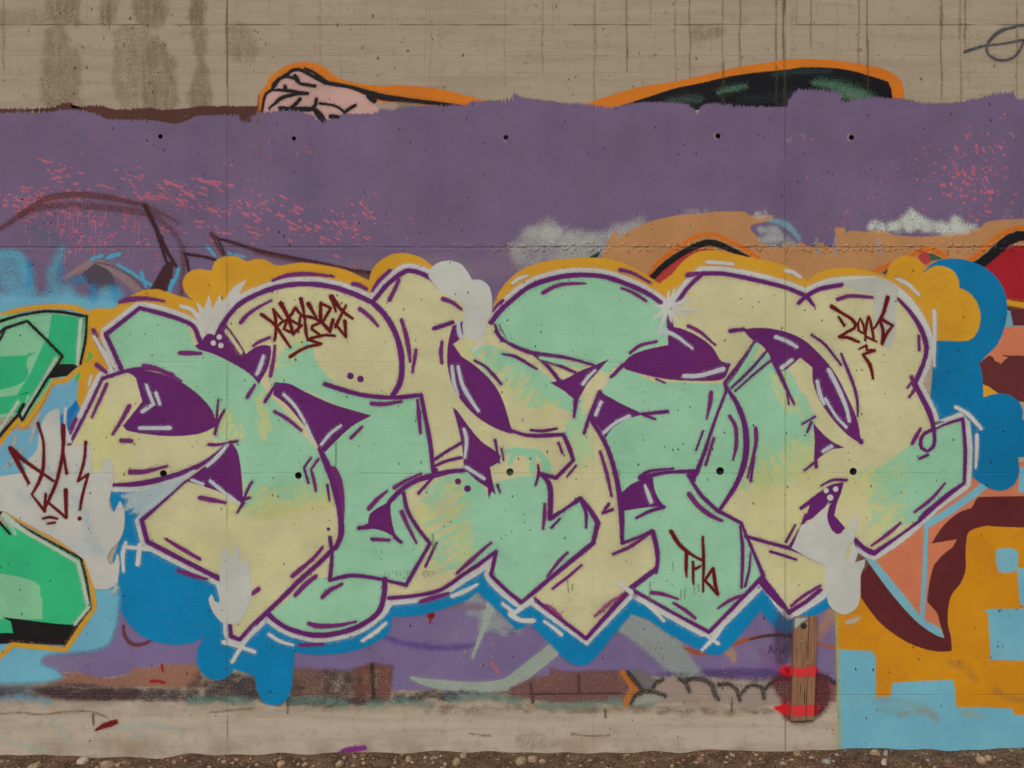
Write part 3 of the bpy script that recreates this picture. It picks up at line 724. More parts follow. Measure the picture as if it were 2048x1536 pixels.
# ---- salmon, maroon and amber figure at the right edge
fig = group_part('amber_and_maroon_figure', wall, 'salmon, maroon and amber figure with light blue blocks painted at the right edge')
fill('maroon_block', "2005,612! 2048,612! 2048,655! 2018,650!", (86, 38, 44), fig)
stroke('amber_line', "2012,604 2048,611 2150,622", YEL, fig, w=9)
fill('blue_chip', "2012,622! 2020,622! 2026,652! 2005,658!", (106, 150, 166), fig)
fill('salmon_fill', "1985,655! 2048,650! 2048,730! 2000,760! 1960,730!", SALM, fig)
fill('maroon_block', "1950,734! 1980,711 1990,722 2002,728! 2016,714 2030,711 2048,722! 2048,825! 2010,800 1992,790 1965,775!", (92, 42, 44), fig, soft=2.5)
fill('amber_chip', "1964,768! 1975,772 1998,788! 1966,800!", YEL, fig, soft=2)
fill('salmon_fill', "1640,1160! 1740,1105 1840,1040 1930,955 1945,930! 2048,905! 2048,1000! 1960,1090! 1900,1300! 1840,1250!", SALM, fig, soft=3, vary=(178, 106, 74))
fill('amber_fill', "1671,1170! 1740,1180! 1800,1250 1860,1250! 1890,1150! 1920,1080! 1940,1062! 1970,1051 2000,1051 2048,1062! 2048,1440! 1900,1425! 1676,1420! 1672,1300!", (196, 128, 24), fig, soft=2.5, vary=(176, 112, 30))
fill('salmon_fill', "1744,1118! 1850,1050! 1900,1070! 1925,1072! 1905,1100 1880,1120 1868,1140 1862,1170! 1864,1205 1878,1240 1884,1270! 1840,1240! 1790,1180!", SALM, fig, soft=2, vary=(180, 106, 72))
fill('maroon_hat', "1863,1087! 1880,1060 1898,1040 1920,1024 1943,1016! 1955,994! 2048,986! 2048,1062! 2010,1054 1985,1051 1960,1054 1940,1062 1932,1074! 1905,1080!", MAR, fig, soft=2.5)
fill('maroon_beak', "1916,1074! 1934,1070! 1931,1100 1931,1140 1920,1168 1903,1190 1896,1220 1896,1250 1902,1275 1903,1300! 1890,1280! 1878,1240 1874,1226 1862,1212 1854,1202! 1858,1170 1863,1145 1868,1130! 1885,1110 1905,1095!", MAR, fig, soft=2.5)
stroke('blue_line', "1855,1048 1880,1034 1920,1008 1968,972", LBLUE, fig, w=13)
stroke('blue_line', "1853,1050 1851,1090 1849,1152 1844,1238", LBLUE, fig, w=7)
fill('blue_line', "2037,985! 2048,960! 2048,905! 2040,935!", LBLUE, fig)
fill('maroon_crescent', "1728,1125! 1742,1122! 1770,1152 1806,1200 1842,1242 1880,1272 1890,1276! 1904,1292! 1903,1302! 1880,1303 1850,1298 1810,1282 1765,1250 1737,1217 1722,1195! 1721,1150", MAR, fig, soft=2.5)
fill('brown_patch', "1700,1098! 1732,1112! 1740,1125! 1722,1150! 1712,1165! 1690,1160! 1688,1110!", (104, 66, 56), fig)
fill('blue_line', "1728,1112! 1743,1112! 1775,1150 1812,1195 1845,1236 1870,1250 1882,1258! 1888,1276! 1868,1268 1832,1242 1790,1196 1755,1150", (112, 164, 174), fig, soft=2)
for p in ("1675,1300! 1742,1302! 1750,1312 1752,1395! 1782,1393! 1785,1366! 1846,1362 1905,1360! 1908,1370 1912,1415! 1960,1415 2022,1417! 2030,1431! 2048,1432! 2048,1502! 1970,1510! 1780,1510! 1677,1510! 1676,1400!",
          "1993,1101 2010,1097 2032,1100 2036,1115 2032,1140 2015,1145 1998,1142 1993,1125", "2034,1136! 2048,1132! 2048,1208! 2040,1210!", "1976,1224! 2000,1218 2048,1220! 2048,1326! 2010,1320 1982,1318! 1979,1270"):
    fill('blue_block', p, LBLUE, fig, soft=3.5, vary=(118, 160, 166), rough=1.5)
for p, c, op in (("1750,1400 1790,1402 1840,1412 1870,1430", (120, 136, 128), .5), ("1800,1428:6 1850,1424:12 1876,1440:6", (136, 128, 100), .6), ("1760,1420:16 1800,1425:20", (112, 140, 140), .4), ("1900,1325:10 1930,1335:14 1950,1360:10", (150, 104, 44), .5), ("1990,1380 2020,1395 2048,1400", (150, 108, 50), .6), ("1930,1425 1960,1430", (150, 140, 90), .5)):
    stroke('scuff', p, c, fig, w=12, soft=10, finish='stain', opacity=op)
stroke('white_dash', "1694,1245:6 1705,1242:8 1717,1236:6", (168, 162, 150), fig, w=7, opacity=.85)
stroke('olive_edge', "1673,1225 1675,1300 1677,1400 1680,1498", (148, 150, 84), fig, w=5, soft=4, opacity=.7)

# ---- worn older paint along the foot
foot = group_part('worn_lower_paint', wall, 'scuffed brown, black and green remains of older paint along the foot of the wall')
fill('salmon_block', "92,1352! 150,1347 215,1358 262,1347 266,1338! 305,1337! 330,1330! 398,1330! 400,1372! 95,1370!", (134, 94, 78), foot, soft=6, opacity=.92)
fill('brown_patch', "586,1340! 660,1345! 656,1400! 586,1402!", (98, 70, 62), foot, soft=10, opacity=.85)
fill('dark_patch', "655,1346! 716,1344! 722,1400! 655,1412!", (76, 62, 58), foot, soft=10, opacity=.8)
fill('brown_patch', "715,1338! 742,1330! 782,1334! 776,1400! 740,1404! 716,1398!", (104, 66, 56), foot, soft=7, opacity=.9)
stroke('dark_line', "744,1330 746,1360 747,1400", (56, 46, 46), foot, w=7, soft=4)
mist('grime_band', '0,1378 90,1376 200,1380 400,1380 440,1358 480,1350 600,1398 780,1396 900,1390 1030,1393 1040,1400 880,1398 760,1404 560,1408 480,1400 300,1398 160,1396 60,1394 0,1396', 15, (64, 56, 58), foot, n=560, opacity=.62, seed=31, ry=.62)
splatter('tan_wear', [(0, 1368, 560, 1408, 90, 20, 1.6, 2.4, 0), (560, 1345, 790, 1408, 130, 70, 1.8, 2.0, 0), (1000, 1350, 1260, 1404, 80, 60, 1.6, 1.8, 0), (1300, 1350, 1580, 1404, 30, 60, 1.6, 2.0, 0)], (126, 106, 88), foot, 32, 'tan flecks of bare concrete in the dark worn paint')
mist('brown_dirt', '0,1412 300,1410 700,1414 1200,1412 1600,1420 1600,1428 1100,1424 500,1424 0,1424', 16, (116, 96, 74), foot, n=240, opacity=.4, seed=33, ry=.5)
mist('dark_grime', '395,1352 470,1345 520,1350 590,1360 590,1398 400,1398', 14, (62, 56, 58), foot, n=70, opacity=.5, seed=35, ry=.8)
mist('dark_grime', '640,1345 720,1345 722,1398 650,1400', 10, (66, 56, 54), foot, n=26, opacity=.5, seed=36)
mist('dark_grime', '800,1384 900,1382 1030,1384 1030,1396 800,1398', 9, (66, 56, 56), foot, n=50, opacity=.5, seed=37, ry=.6)
mist('purple_drift', '1300,1346 1580,1344 1580,1362 1320,1362', 12, (84, 66, 100), foot, n=70, opacity=.3, seed=38, ry=.7)
mist('blue_fade', '0,1340 60,1345 90,1360 60,1378 0,1385', 18, (80, 104, 118), foot, n=30, opacity=.4, seed=34)
fill('maroon_haze', "90,1378 150,1372 210,1378 280,1384 240,1396 120,1394", (66, 44, 50), foot, soft=9, opacity=.7)
fill('maroon_bricks', "1024,1378! 1075,1357! 1104,1352! 1104,1340! 1130,1347 1180,1346 1245,1345! 1256,1372! 1246,1402! 1100,1402! 1060,1392! 1024,1398!", (106, 72, 68), foot, soft=7, opacity=.92, vary=(96, 74, 70))
for p in ("1157,1350 1158,1385", "1062,1368 1066,1405", "1060,1388 1180,1387 1240,1386"): stroke('dark_line', p, (70, 50, 50), foot, w=5 if '1387' not in p else 2.5, soft=3, opacity=.85)
for p in ("380,1402 440,1398 500,1404", "586,1402 640,1400 690,1408", "740,1410 800,1402 860,1410", "900,1398 960,1392 1040,1402", "1080,1410 1140,1412 1200,1406", "1220,1402 1300,1408", "0,1398:6 36,1394:12 100,1404:8"):
    stroke('teal_remains', p, (96, 128, 116) if p[0] != '0' else (92, 140, 160), foot, w=14, soft=9, finish='stain', opacity=.65)
fill('rose_fill', "1305,1400! 1312,1370 1330,1358 1360,1358 1372,1366 1400,1358 1425,1364 1440,1372 1470,1370 1500,1372 1520,1375 1545,1362 1583,1358! 1583,1402! 1500,1412 1400,1400 1340,1404", (144, 128, 116), foot, soft=4, finish='brush')
fill('rose_fill', "1632,1360! 1655,1358 1672,1372! 1670,1402! 1632,1402!", (120, 84, 80), foot, soft=4)
fill('grey_patch', "1258,1345 1290,1342 1305,1362 1300,1378 1280,1374", (104, 98, 98), foot, soft=5)
fill('pale_shell', "1262,1410! 1270,1395 1290,1388 1318,1390 1332,1398! 1300,1404", (136, 138, 124), foot, soft=4)
stroke('orange_line', "1245,1345! 1258,1362 1272,1380! 1258,1392 1252,1408", (170, 100, 42), foot, w=10, soft=4)
for p, w in (("1256,1346 1270,1362 1285,1382 1280,1388", 9), ("1283,1382 1270,1392 1262,1408", 7), ("1285,1382 1310,1384 1330,1392", 8), ("1306,1376:6 1314,1364:8 1325,1359:7", 7), ("1360,1358 1372,1366 1378,1382", 9), ("1366,1361 1390,1357 1410,1361 1425,1372 1430,1390 1436,1398", 9),
             ("1438,1370 1455,1368 1472,1378 1480,1400", 8), ("1482,1388 1495,1374 1512,1370 1524,1376 1528,1396", 7), ("1528,1380 1545,1364 1565,1358 1584,1360", 7), ("1632,1352 1655,1356 1668,1366", 8)):
    stroke('scallop_line', p, (44, 42, 42), foot, w=w, soft=4, opacity=.8)
stroke('red_scratch', "302,1363 315,1362 328,1365", (140, 30, 36), foot, w=5)
stroke('red_scratch', "324,1330 325,1341", (140, 30, 36), foot, w=3)
stroke('dark_red_dash', "192,1460:4 205,1453:9 220,1448:11 231,1444:10", (104, 22, 30), foot, w=10, soft=3)
stroke('violet_dash', "676,1508:5 692,1501:11 712,1498:11 730,1496:8", (112, 44, 108), foot, w=10, soft=5)
stroke('pink_scratch', "983,1325 990,1336 997,1345", (158, 98, 118), foot, w=4)
for p in ("186,1428 187,1450", "576,1403 575,1425", "1210,1420 1211,1435", "1464,1395 1463,1424"): stroke('drip_line', p, (70, 64, 60), foot, w=2, opacity=.7)
for p in ("70,1367 130,1372 178,1378", "140,1385 160,1382 175,1370", "680,1348:3 674,1372:3", "752,1345:2 753,1370:2"): stroke('pale_scratch', p, (140, 132, 124), foot, w=2.5, opacity=.55, finish='dry')

# ---- yellow, white and blue shapes behind the lettering
back = group_part('bubble_background', wall, 'yellow cloud bubbles above and bright blue bubbles below the lettering')
fill('yellow_bubbles', "152,800! 153,770 160,735 172,700 176,665 180,640 184,620 205,617 225,618 245,603 270,588 295,580 320,580 350,590 385,600! 370,582 366,562 378,545 397,539 424,542! 430,524 448,514 472,513 494,524! 510,519 530,520 548,530 560,532 600,526 640,530 690,540 730,558 738,562! 748,535 775,513 805,507 835,513 862,530 875,548! 870,640! 800,640! 480,720! 250,760! 190,830 170,836!", YEL, back, soft=4, vary=(186, 132, 34))
fill('yellow_rim', "975,660! 984,622 996,590 1018,560 1050,537 1100,522 1170,516 1225,520 1265,535 1295,552 1318,568! 1345,548 1365,524 1392,506 1420,501 1450,505 1510,518 1570,532 1614,562! 1645,543 1690,536 1740,543 1775,556! 1777,535 1793,517 1815,512 1838,520 1850,537! 1872,532 1900,538 1914,554 1918,576! 1938,586 1954,606 1960,632 1956,658 1944,676 1925,682 1880,680 1850,700! 1700,640! 1400,640! 1100,640!", YEL, back, soft=4, vary=(190, 136, 36))
fill('blue_bubbles', "1846,545! 1870,524 1905,517 1945,524 1980,543 2004,572 2014,610 2010,650 1995,688 1972,712 1958,728! 1964,750 1967,795! 1990,788 2012,788 2034,800 2045,820 2044,840! 2048,848! 2048,912! 2036,914! 2038,942 2030,966 2010,980 1985,979 1962,966 1945,955! 1900,900! 1860,800! 1870,682! 1925,683 1945,677 1958,658 1962,630 1954,604 1938,584 1920,575! 1915,553 1900,537 1872,531", (8, 106, 150), back, soft=3)
fill('blue_bubbles', "216,975! 232,1040 240,1080 228,1120 228,1165 238,1210 262,1250 295,1276 340,1287 380,1285 410,1272! 397,1300 396,1325 406,1346 428,1358 452,1354 468,1336! 490,1344 512,1352! 516,1380 528,1402 548,1409 568,1402 580,1380 585,1340 588,1303! 640,1308 700,1302 745,1286 776,1264 783,1232! 830,1230 880,1218 930,1200 955,1182! 975,1200 1010,1233 1034,1258! 1050,1252 1060,1245! 1080,1266 1105,1290 1132,1318 1160,1330 1188,1316 1225,1270 1262,1226! 1300,1240 1340,1268 1385,1290 1412,1305 1437,1308 1460,1292 1490,1256 1521,1218! 1545,1248 1573,1268! 1592,1250 1662,1212! 1665,1150! 1400,1100! 600,1000! 300,940!", BLUE, back, soft=6)
fill('light_blue_field', "60,860! 100,790! 125,735! 160,725! 154,800! 140,880 130,940 60,1000 0,1010! 0,880!", (102, 158, 186), back, soft=3)
fill('light_blue_field', "0,1312! 25,1290! 132,1300! 186,1215! 182,1170! 228,1175 232,1215 224,1260 205,1290 150,1300 90,1306 78,1330 95,1358 0,1368!", (100, 160, 180), back, soft=10)
fill('green_chip', "174,695! 187,712! 173,728!", (74, 160, 76), back, soft=2)
fill('green_chip', "160,740! 162,752! 150,768! 152,752!", (74, 160, 76), back, soft=2)
fill('blue_chip', "118,835! 140,815 153,800! 165,826! 140,870! 125,862!", (14, 108, 164), back, soft=3)

for p in ("1430,266:2 1428,273:3 1433,279:2", "1697,268:2 1695,276:3 1700,282:2", "1600,268:2 1607,270:2 1608,276:2", "1573,280:2 1580,282:2 1582,276:1", "2018,266:2 2026,268:2 2027,274:2", "1009,282:2 1013,288:1"): stroke('mortar_rim', p, (138, 122, 128), band, w=2.5, soft=1.5, opacity=.8)
for p in ("1800,535:7 1815,528 1826,545 1812,560 1798,550", "1860,555 1880,548 1895,562 1885,580 1865,575", "1890,610 1915,600 1932,622 1925,648 1898,655 1884,635", "1870,650 1900,668 1935,664", "400,560 418,572 405,590", "450,535 468,545 460,565"): stroke('yellow_swirl', p, (184, 130, 36), back, w=6, soft=9, opacity=.35)

# ---- left letter, cut by the frame
gl = group_part('green_letter', wall, 'green letter with black and yellow outlines, cut off by the left edge')
stroke('yellow_outline', "-200,700 -60,650 0,632 50,618 110,613 150,616 179,628! 177,680 167,730! 132,760! 100,766! 75,815 47,851! 34,838! 0,885 -100,1010", YEL, gl, w=9)
fill('green_fill', "-300,800! -200,700 0,643! 60,627 110,623 174,634! 162,730! 120,735! 88,788 45,846! 36,832! 0,872! -100,1000! -300,1000!", LGRN, gl, soft=2)
for p in ("104,628! 172,636! 156,730! 122,730! 127,712! 95,688! 100,655!", "90,682! 125,714! 112,742! 88,780 50,830! 40,828! 60,790 30,800 62,745!", "0,745! 18,712 30,720 0,768!", "0,800! 42,715 55,708 54,722 20,775 0,812!", "0,860! 0,830 35,790 60,775 45,815! 36,825!"):
    fill('deep_green_stripe', p, GRN, gl, soft=2)
fill('black_side', "118,728! 161,728! 134,752! 97,757!", BLK, gl, soft=2)
stroke('white_gleam', "162,640 158,690 156,728", (168, 178, 158), gl, w=6)
stroke('white_gleam', "112,718 85,765 52,818 43,828", (160, 174, 154), gl, w=6)
stroke('white_gleam', "37,804 18,832 0,860 -60,940", (160, 174, 154), gl, w=5)
for p, w in (("-120,690 0,643 60,627 110,623 174,633! 171,680 161,728!", 5), ("-60,690 0,665 10,657 55,642! 85,672 125,712! 116,728 95,757! 70,798 45,840! 38,828! 0,872 -60,950", 5), ("48,809 38,826", 7), ("0,680 10,660", 4)):
    stroke('black_outline', p, BLK, gl, w=w)
fill('green_fill', "-300,1010! 0,1020! 60,1060 162,1114! 172,1160 180,1218! 150,1250! 40,1270! -300,1275!", (48, 168, 112), gl, soft=2)
for p in ("-200,1040! 0,1112! 40,1154 85,1198! 85,1238! -200,1238!", ): fill('pale_green_fill', p, (120, 178, 136), gl, soft=2)
fill('black_side', "4,1234! 20,1236! 110,1247 145,1249! 180,1222! 132,1290! 25,1286! 0,1308! -200,1400! -200,1265! 27,1266! 22,1243!", BLK, gl, soft=2)
stroke('yellow_outline', "-60,990 6,1022 60,1050 120,1086 166,1112! 181,1160 189,1215! 132,1299! 25,1289! 0,1312 -80,1370", YEL, gl, w=8)
stroke('yellow_shade', "10,1022 60,1050 120,1085 164,1110", (196, 144, 84), gl, w=6)
stroke('black_outline', "-40,1000 5,1028 60,1062 120,1094 162,1117! 172,1158 181,1217! 150,1248", BLK, gl, w=5)
stroke('white_gleam', "8,1030:10 50,1062:7 110,1097:6 156,1124:6! 165,1160 177,1215! 150,1248:5", (164, 178, 160), gl, w=6)
stroke('white_gleam', "14,1038:12 24,1052:8 30,1068:3", (150, 178, 156), gl, w=8, soft=5, opacity=.7)
stroke('black_outline', "-20,1020 0,1045 20,1067", BLK, gl, w=4)

# ---- the big piece: white halo, body colours, violet shadows and outlines
pc = group_part('graffiti_lettering', wall, 'large mint and cream wildstyle letters with violet outlines across the middle of the wall')
OUT = "137,893! 160,850 185,800 205,757! 245,742! 229,706 212,669! 280,616! 330,629 368,642 388,654! 405,684! 428,690! 445,650 475,612 512,590 560,573 610,568 660,573 705,587 745,605! 774,570 800,549 815,541! 838,545 870,562 895,580 950,610 982,642! 1000,622 1024,600 1060,573 1110,556 1160,550 1210,554 1260,571 1300,592 1337,618! 1350,610 1375,576 1405,547! 1450,548 1510,560 1570,575 1612,592! 1640,578 1680,568 1750,568 1795,590 1830,630 1850,672 1855,700 1845,730 1829,768! 1846,800 1860,830 1869,858! 1925,838! 1930,900 1928,966! 1880,1000 1840,1035 1800,1070 1748,1106! 1728,1096 1708,1082! 1690,1130 1650,1178 1578,1226! 1550,1186 1526,1156! 1418,1264! 1340,1222 1262,1178! 1172,1277! 1069,1198! 1043,1205! 1010,1178 982,1152! 992,1103! 955,1133 925,1152 880,1180 830,1192 776,1197! 757,1224 722,1250 680,1265 630,1270 580,1258 550,1240 532,1226! 505,1252 480,1279! 462,1272! 458,1220 445,1160! 370,1122 295,1083! 284,1040! 330,1000 372,960! 330,960 280,968 225,970! 180,930!"
stroke('white_halo', OUT, WHT, pc, w=27, soft=3.5, closed=True, wob=.3)
fill('white_burst', "385,622 400,628! 393,604! 408,620! 418,592! 425,618! 440,590! 446,606! 470,572! 492,560! 478,590 510,575! 470,625! 440,672 425,674 405,655", WHT, pc, soft=5, opacity=.9)
fill('white_fan', "350,962! 300,978 250,992! 262,998! 252,1018! 275,1012! 268,1022! 286,1022 278,1045! 330,1010 372,965!", (156, 172, 172), pc, soft=8, opacity=.92)
body = fill('cream_body', OUT, CREAM, pc, soft=2, vary=(168, 166, 126))
for p in ("300,1050! 420,1000 560,985 660,975! 670,1060! 600,1130 520,1200 470,1220 440,1150 360,1110", "1500,960! 1560,945 1600,980 1640,1110 1600,1200! 1540,1130! 1490,1050!", "190,820 240,860 250,940 190,960 160,900", "1580,850 1640,940 1760,980 1800,1040 1740,1090 1700,1000 1620,1000"):
    mist('lime_mist', p, 30, (184, 200, 120), pc, n=60, opacity=.2, seed=len(p))
mint = [
 "213,671! 280,618! 330,630 370,645 388,690! 395,698 440,710 480,722 512,748! 535,788! 560,812 590,850 630,895! 655,935 668,985 640,975 600,965 550,980 510,992 488,1006! 486,960 478,915 462,884! 430,878 438,855 420,822 395,790 360,765 320,745 280,738 250,740!",
 "548,782! 580,772 640,770! 690,783 740,790 790,793 840,790! 855,860 866,948! 835,965 810,985! 815,1020 835,1055 858,1087! 835,1130 812,1168! 760,1155 700,1151 660,1159! 664,1100 676,1092! 683,1040 675,985 645,903! 700,856 742,831! 680,812 600,778",
 "538,1226! 575,1200 612,1160 640,1156 700,1151 768,1160! 766,1195 745,1228 710,1253 660,1266 610,1264 560,1245",
 "890,955! 930,943 955,960 978,992! 990,965 1075,948! 1098,970 1100,1037! 1160,998! 1194,1045! 1186,1086! 1120,1140 1044,1203! 985,1152! 991,1104! 950,1128 900,1140! 880,1080 882,1010",
 "988,645! 1020,604 1060,574 1110,557 1160,551 1210,555 1260,573 1305,597 1332,625! 1338,650 1335,688! 1290,700 1250,722 1215,748! 1190,735! 1130,716 1066,705! 1020,685 1000,668",
 "935,700! 985,690! 1040,715 1085,745 1130,785 1154,804! 1165,840 1150,880 1126,866! 1150,830 1120,815! 1060,795! 1010,750! 960,725!",
 "1180,838! 1200,790! 1222,750! 1260,735 1300,762 1370,765 1450,768! 1478,812 1493,870 1488,930 1470,975 1438,1022! 1482,1046! 1505,1100 1525,1150! 1418,1258! 1340,1218 1258,1172! 1312,1140! 1312,1100 1305,1063! 1245,1085! 1243,1030 1238,980 1225,930 1208,880",
 "1456,770! 1500,725 1540,695! 1575,735 1600,780! 1625,860 1600,900 1560,935 1495,950! 1497,880 1480,815",
 "1872,860! 1924,840! 1929,900 1926,965! 1880,1000 1830,1042! 1790,1050 1785,1000 1750,945! 1800,905 1830,885",
 "552,770! 553,730 570,700 600,682 622,684! 632,720 652,748 668,762! 640,775 590,780"]
for p in mint: fill('mint_fill', p, MINT, pc, soft=2.5, vary=(120, 170, 140))
# colour fades pulled through with quick strokes
def hatch(x0, y0, x1, y1, n, ang, L, w, rgb, seed, op=1.0):
    rnd = random.Random(seed); V = []; F = []; K = []
    for i in range(n):
        t = rnd.random(); x = x0 + (x1 - x0) * t + rnd.gauss(0, 8); y = y0 + (y1 - y0) * t + rnd.gauss(0, 8)
        a = math.radians(ang + rnd.gauss(0, 6)); w_ = w; l = L * rnd.uniform(.4, 1.1) * .5; ww = w * rnd.uniform(.5, 1.2) * .5; b = len(V); z = i * 4e-6
        ux, uy = math.cos(a), math.sin(a); vx, vy = -uy, ux
        for (s, c, k_) in ((-1, .2, 0), (-.7, 1, 1), (.7, 1, 1), (1, .2, 0)):
            V += [(x + ux * l * s + vx * (ww * c + 3.0), y + uy * l * s + vy * (ww * c + 3.0), z), (x + ux * l * s, y + uy * l * s, z), (x + ux * l * s - vx * (ww * c + 3.0), y + uy * l * s - vy * (ww * c + 3.0), z)]
            K += [0.0, k_ * .9, 0.0]
        for r in range(3):
            for q in range(2): F.append((b + r * 3 + q, b + r * 3 + q + 1, b + (r + 1) * 3 + q + 1, b + (r + 1) * 3 + q))
    o = sheet('fade_strokes', V, F, K, paint(rgb, 'mist', op), pc); o['kind'] = 'stuff'
LIME = (186, 204, 122)
for q, sd in (('470,1000 560,985 660,965 665,1000 560,1025 480,1030', 51), ('845,1010 900,960 915,1000 900,1120 860,1140', 52), ('1500,930 1560,930 1620,870 1640,900 1580,960 1505,965', 53), ('1740,950 1800,920 1800,1040 1760,1050', 54), ('1150,850 1170,850 1172,920 1150,920', 55), ('930,700 1000,730 1090,800 1060,820 980,760', 56)):
    mist('lime_fade', q, 20, (166, 198, 138), pc, n=50, opacity=.34, seed=sd)
hatch(480, 1000, 660, 970, 34, -28, 70, 9, LIME, 1); hatch(500, 1020, 650, 1010, 22, -30, 70, 9, CREAM, 2, .7); hatch(520, 985, 650, 965, 14, -28, 60, 8, MINT, 3)
hatch(440, 830, 480, 870, 12, -50, 50, 8, LIME, 4); hatch(935, 705, 1110, 830, 20, -52, 55, 9, LIME, 5); hatch(930, 690, 1040, 770, 14, -50, 50, 9, CREAM, 6)
hatch(850, 1000, 900, 1130, 26, -32, 70, 9, LIME, 7); hatch(905, 960, 920, 1110, 16, -32, 60, 8, CREAM, 8, .5); hatch(545, 745, 600, 690, 14, -70, 40, 9, LIME, 9)
hatch(1500, 945, 1600, 900, 22, 62, 70, 9, LIME, 10); hatch(1560, 760, 1620, 880, 20, 62, 70, 9, LIME, 11); hatch(1500, 935, 1600, 880, 12, 62, 60, 8, (150, 196, 140), 12)
hatch(882, 965, 893, 1130, 40, -32, 74, 11, MINT, 21); hatch(905, 960, 930, 1120, 26, -32, 66, 9, LIME, 22, .8); hatch(880, 1000, 900, 1120, 16, -32, 60, 8, CREAM, 23)
hatch(490, 1008, 665, 978, 34, -30, 74, 10, MINT, 24); hatch(520, 1015, 660, 995, 26, -30, 80, 9, LIME, 25, .9); hatch(430, 845, 478, 880, 10, -45, 50, 9, LIME, 26)
hatch(1495, 950, 1610, 895, 30, 62, 80, 10, MINT, 27); hatch(1510, 960, 1610, 910, 22, 62, 80, 9, LIME, 28, .9); hatch(1748, 945, 1786, 1045, 26, -36, 84, 10, MINT, 29)
hatch(1610, 790, 1622, 880, 14, 62, 60, 9, MINT, 30); hatch(950, 700, 1110, 825, 22, -52, 50, 9, MINT, 31); hatch(545, 760, 590, 690, 16, -65, 44, 9, MINT, 32)
hatch(1740, 950, 1790, 1040, 24, -36, 80, 9, LIME, 13); hatch(1760, 960, 1800, 1030, 14, -36, 70, 8, MINT, 14); hatch(1155, 850, 1165, 900, 12, 84, 60, 8, (150, 190, 140), 15)
hatch(520, 790, 535, 860, 10, 80, 60, 7, LIME, 16); hatch(1130, 800, 1170, 850, 8, -50, 40, 8, MINT, 17)
for p in ("1010,905 1030,900 1050,902 1058,915", "1020,925 1025,912 1045,905 1070,903 1085,912 1097,930 1097,945", "1062,905 1066,920 1064,940", "1082,912 1090,928 1090,945"): stroke('mint_scribble', p, (124, 184, 150), pc, w=9, opacity=.9)
fill('pale_bar', "1681,562! 1740,556 1775,560 1798,580! 1792,600! 1792,655 1780,700! 1765,690! 1746,632! 1746,590! 1718,582 1690,575!", (168, 170, 158), pc, soft=3)

shadow = [
 "272,756! 285,803! 246,852! 254,861 300,869 350,872 400,867 434,852! 425,822 398,790 360,763 320,747 285,741 250,743! 266,750",
 "390,692! 404,682! 416,667 432,672! 447,645! 462,660 482,690 492,708! 512,694 530,690 541,692 543,702 536,735 518,768! 500,748 468,728 430,709 398,699!",
 "550,765! 580,768 615,786 660,806 700,819 743,831! 700,856 650,904! 640,898! 622,868 598,838 572,808 547,790!",
 "905,652! 928,642! 925,672 906,688! 922,712! 955,735 985,765 1005,800 1024,862! 1024,868! 990,856 952,832 922,800 904,768 895,730 896,690",
 "905,814! 915,822 935,850 962,882 985,898 1002,912! 998,924 980,934! 984,958 992,990! 984,982 978,998! 975,975! 955,962 935,944! 928,940! 926,905 920,870 912,838",
 "781,1003! 782,1030 788,1060 796,1080! 775,1066 750,1058 720,1056! 736,1046! 740,1028 758,1014",
 "1218,718! 1190,730 1160,742 1130,758 1100,765! 1128,782 1154,804! 1164,786 1176,765 1192,748!",
 "1200,784! 1240,806 1262,817 1288,828! 1250,840 1225,856 1211,876! 1196,852 1181,838! 1188,812",
 "1339,640! 1346,653! 1370,660 1400,675 1425,695 1442,722 1462,727! 1452,752! 1440,760 1400,762 1340,759 1290,750 1250,738 1244,730! 1258,714 1280,703 1310,695 1336,690! 1336,665",
 "1486,659! 1510,656 1540,657 1575,665 1610,682 1645,715 1672,750 1695,795 1714,840 1722,886! 1700,874 1668,842 1640,802 1626,765 1625,735! 1600,715! 1574,738! 1556,744! 1545,722 1528,695 1500,676",
 "1626,846! 1640,862 1662,882 1688,895! 1660,900 1632,920! 1630,934! 1628,918 1629,880",
 "1687,964! 1682,985 1674,1005 1668,1030! 1690,1056! 1682,1066 1674,1068 1662,1060 1654,1042 1656,1020 1662,1005! 1640,1022 1625,1036 1608,1043! 1616,1020 1620,1008 1606,1015! 1602,1012! 1630,990 1660,970",
 "462,884! 474,900 480,925 484,960 487,1008! 470,998 430,980 395,968 370,962! 400,940 440,910",
 "1243,985! 1260,970 1282,960 1306,955! 1308,975 1316,995 1329,1013! 1300,1014 1244,1022!",
 "1374,943! 1394,940! 1391,964! 1380,962!",
 "1516,1166! 1528,1156! 1550,1182 1578,1226! 1558,1212 1535,1188",
]
for p in shadow: fill('violet_shadow', p, VIO, pc, soft=2.5, vary=(100, 34, 84))
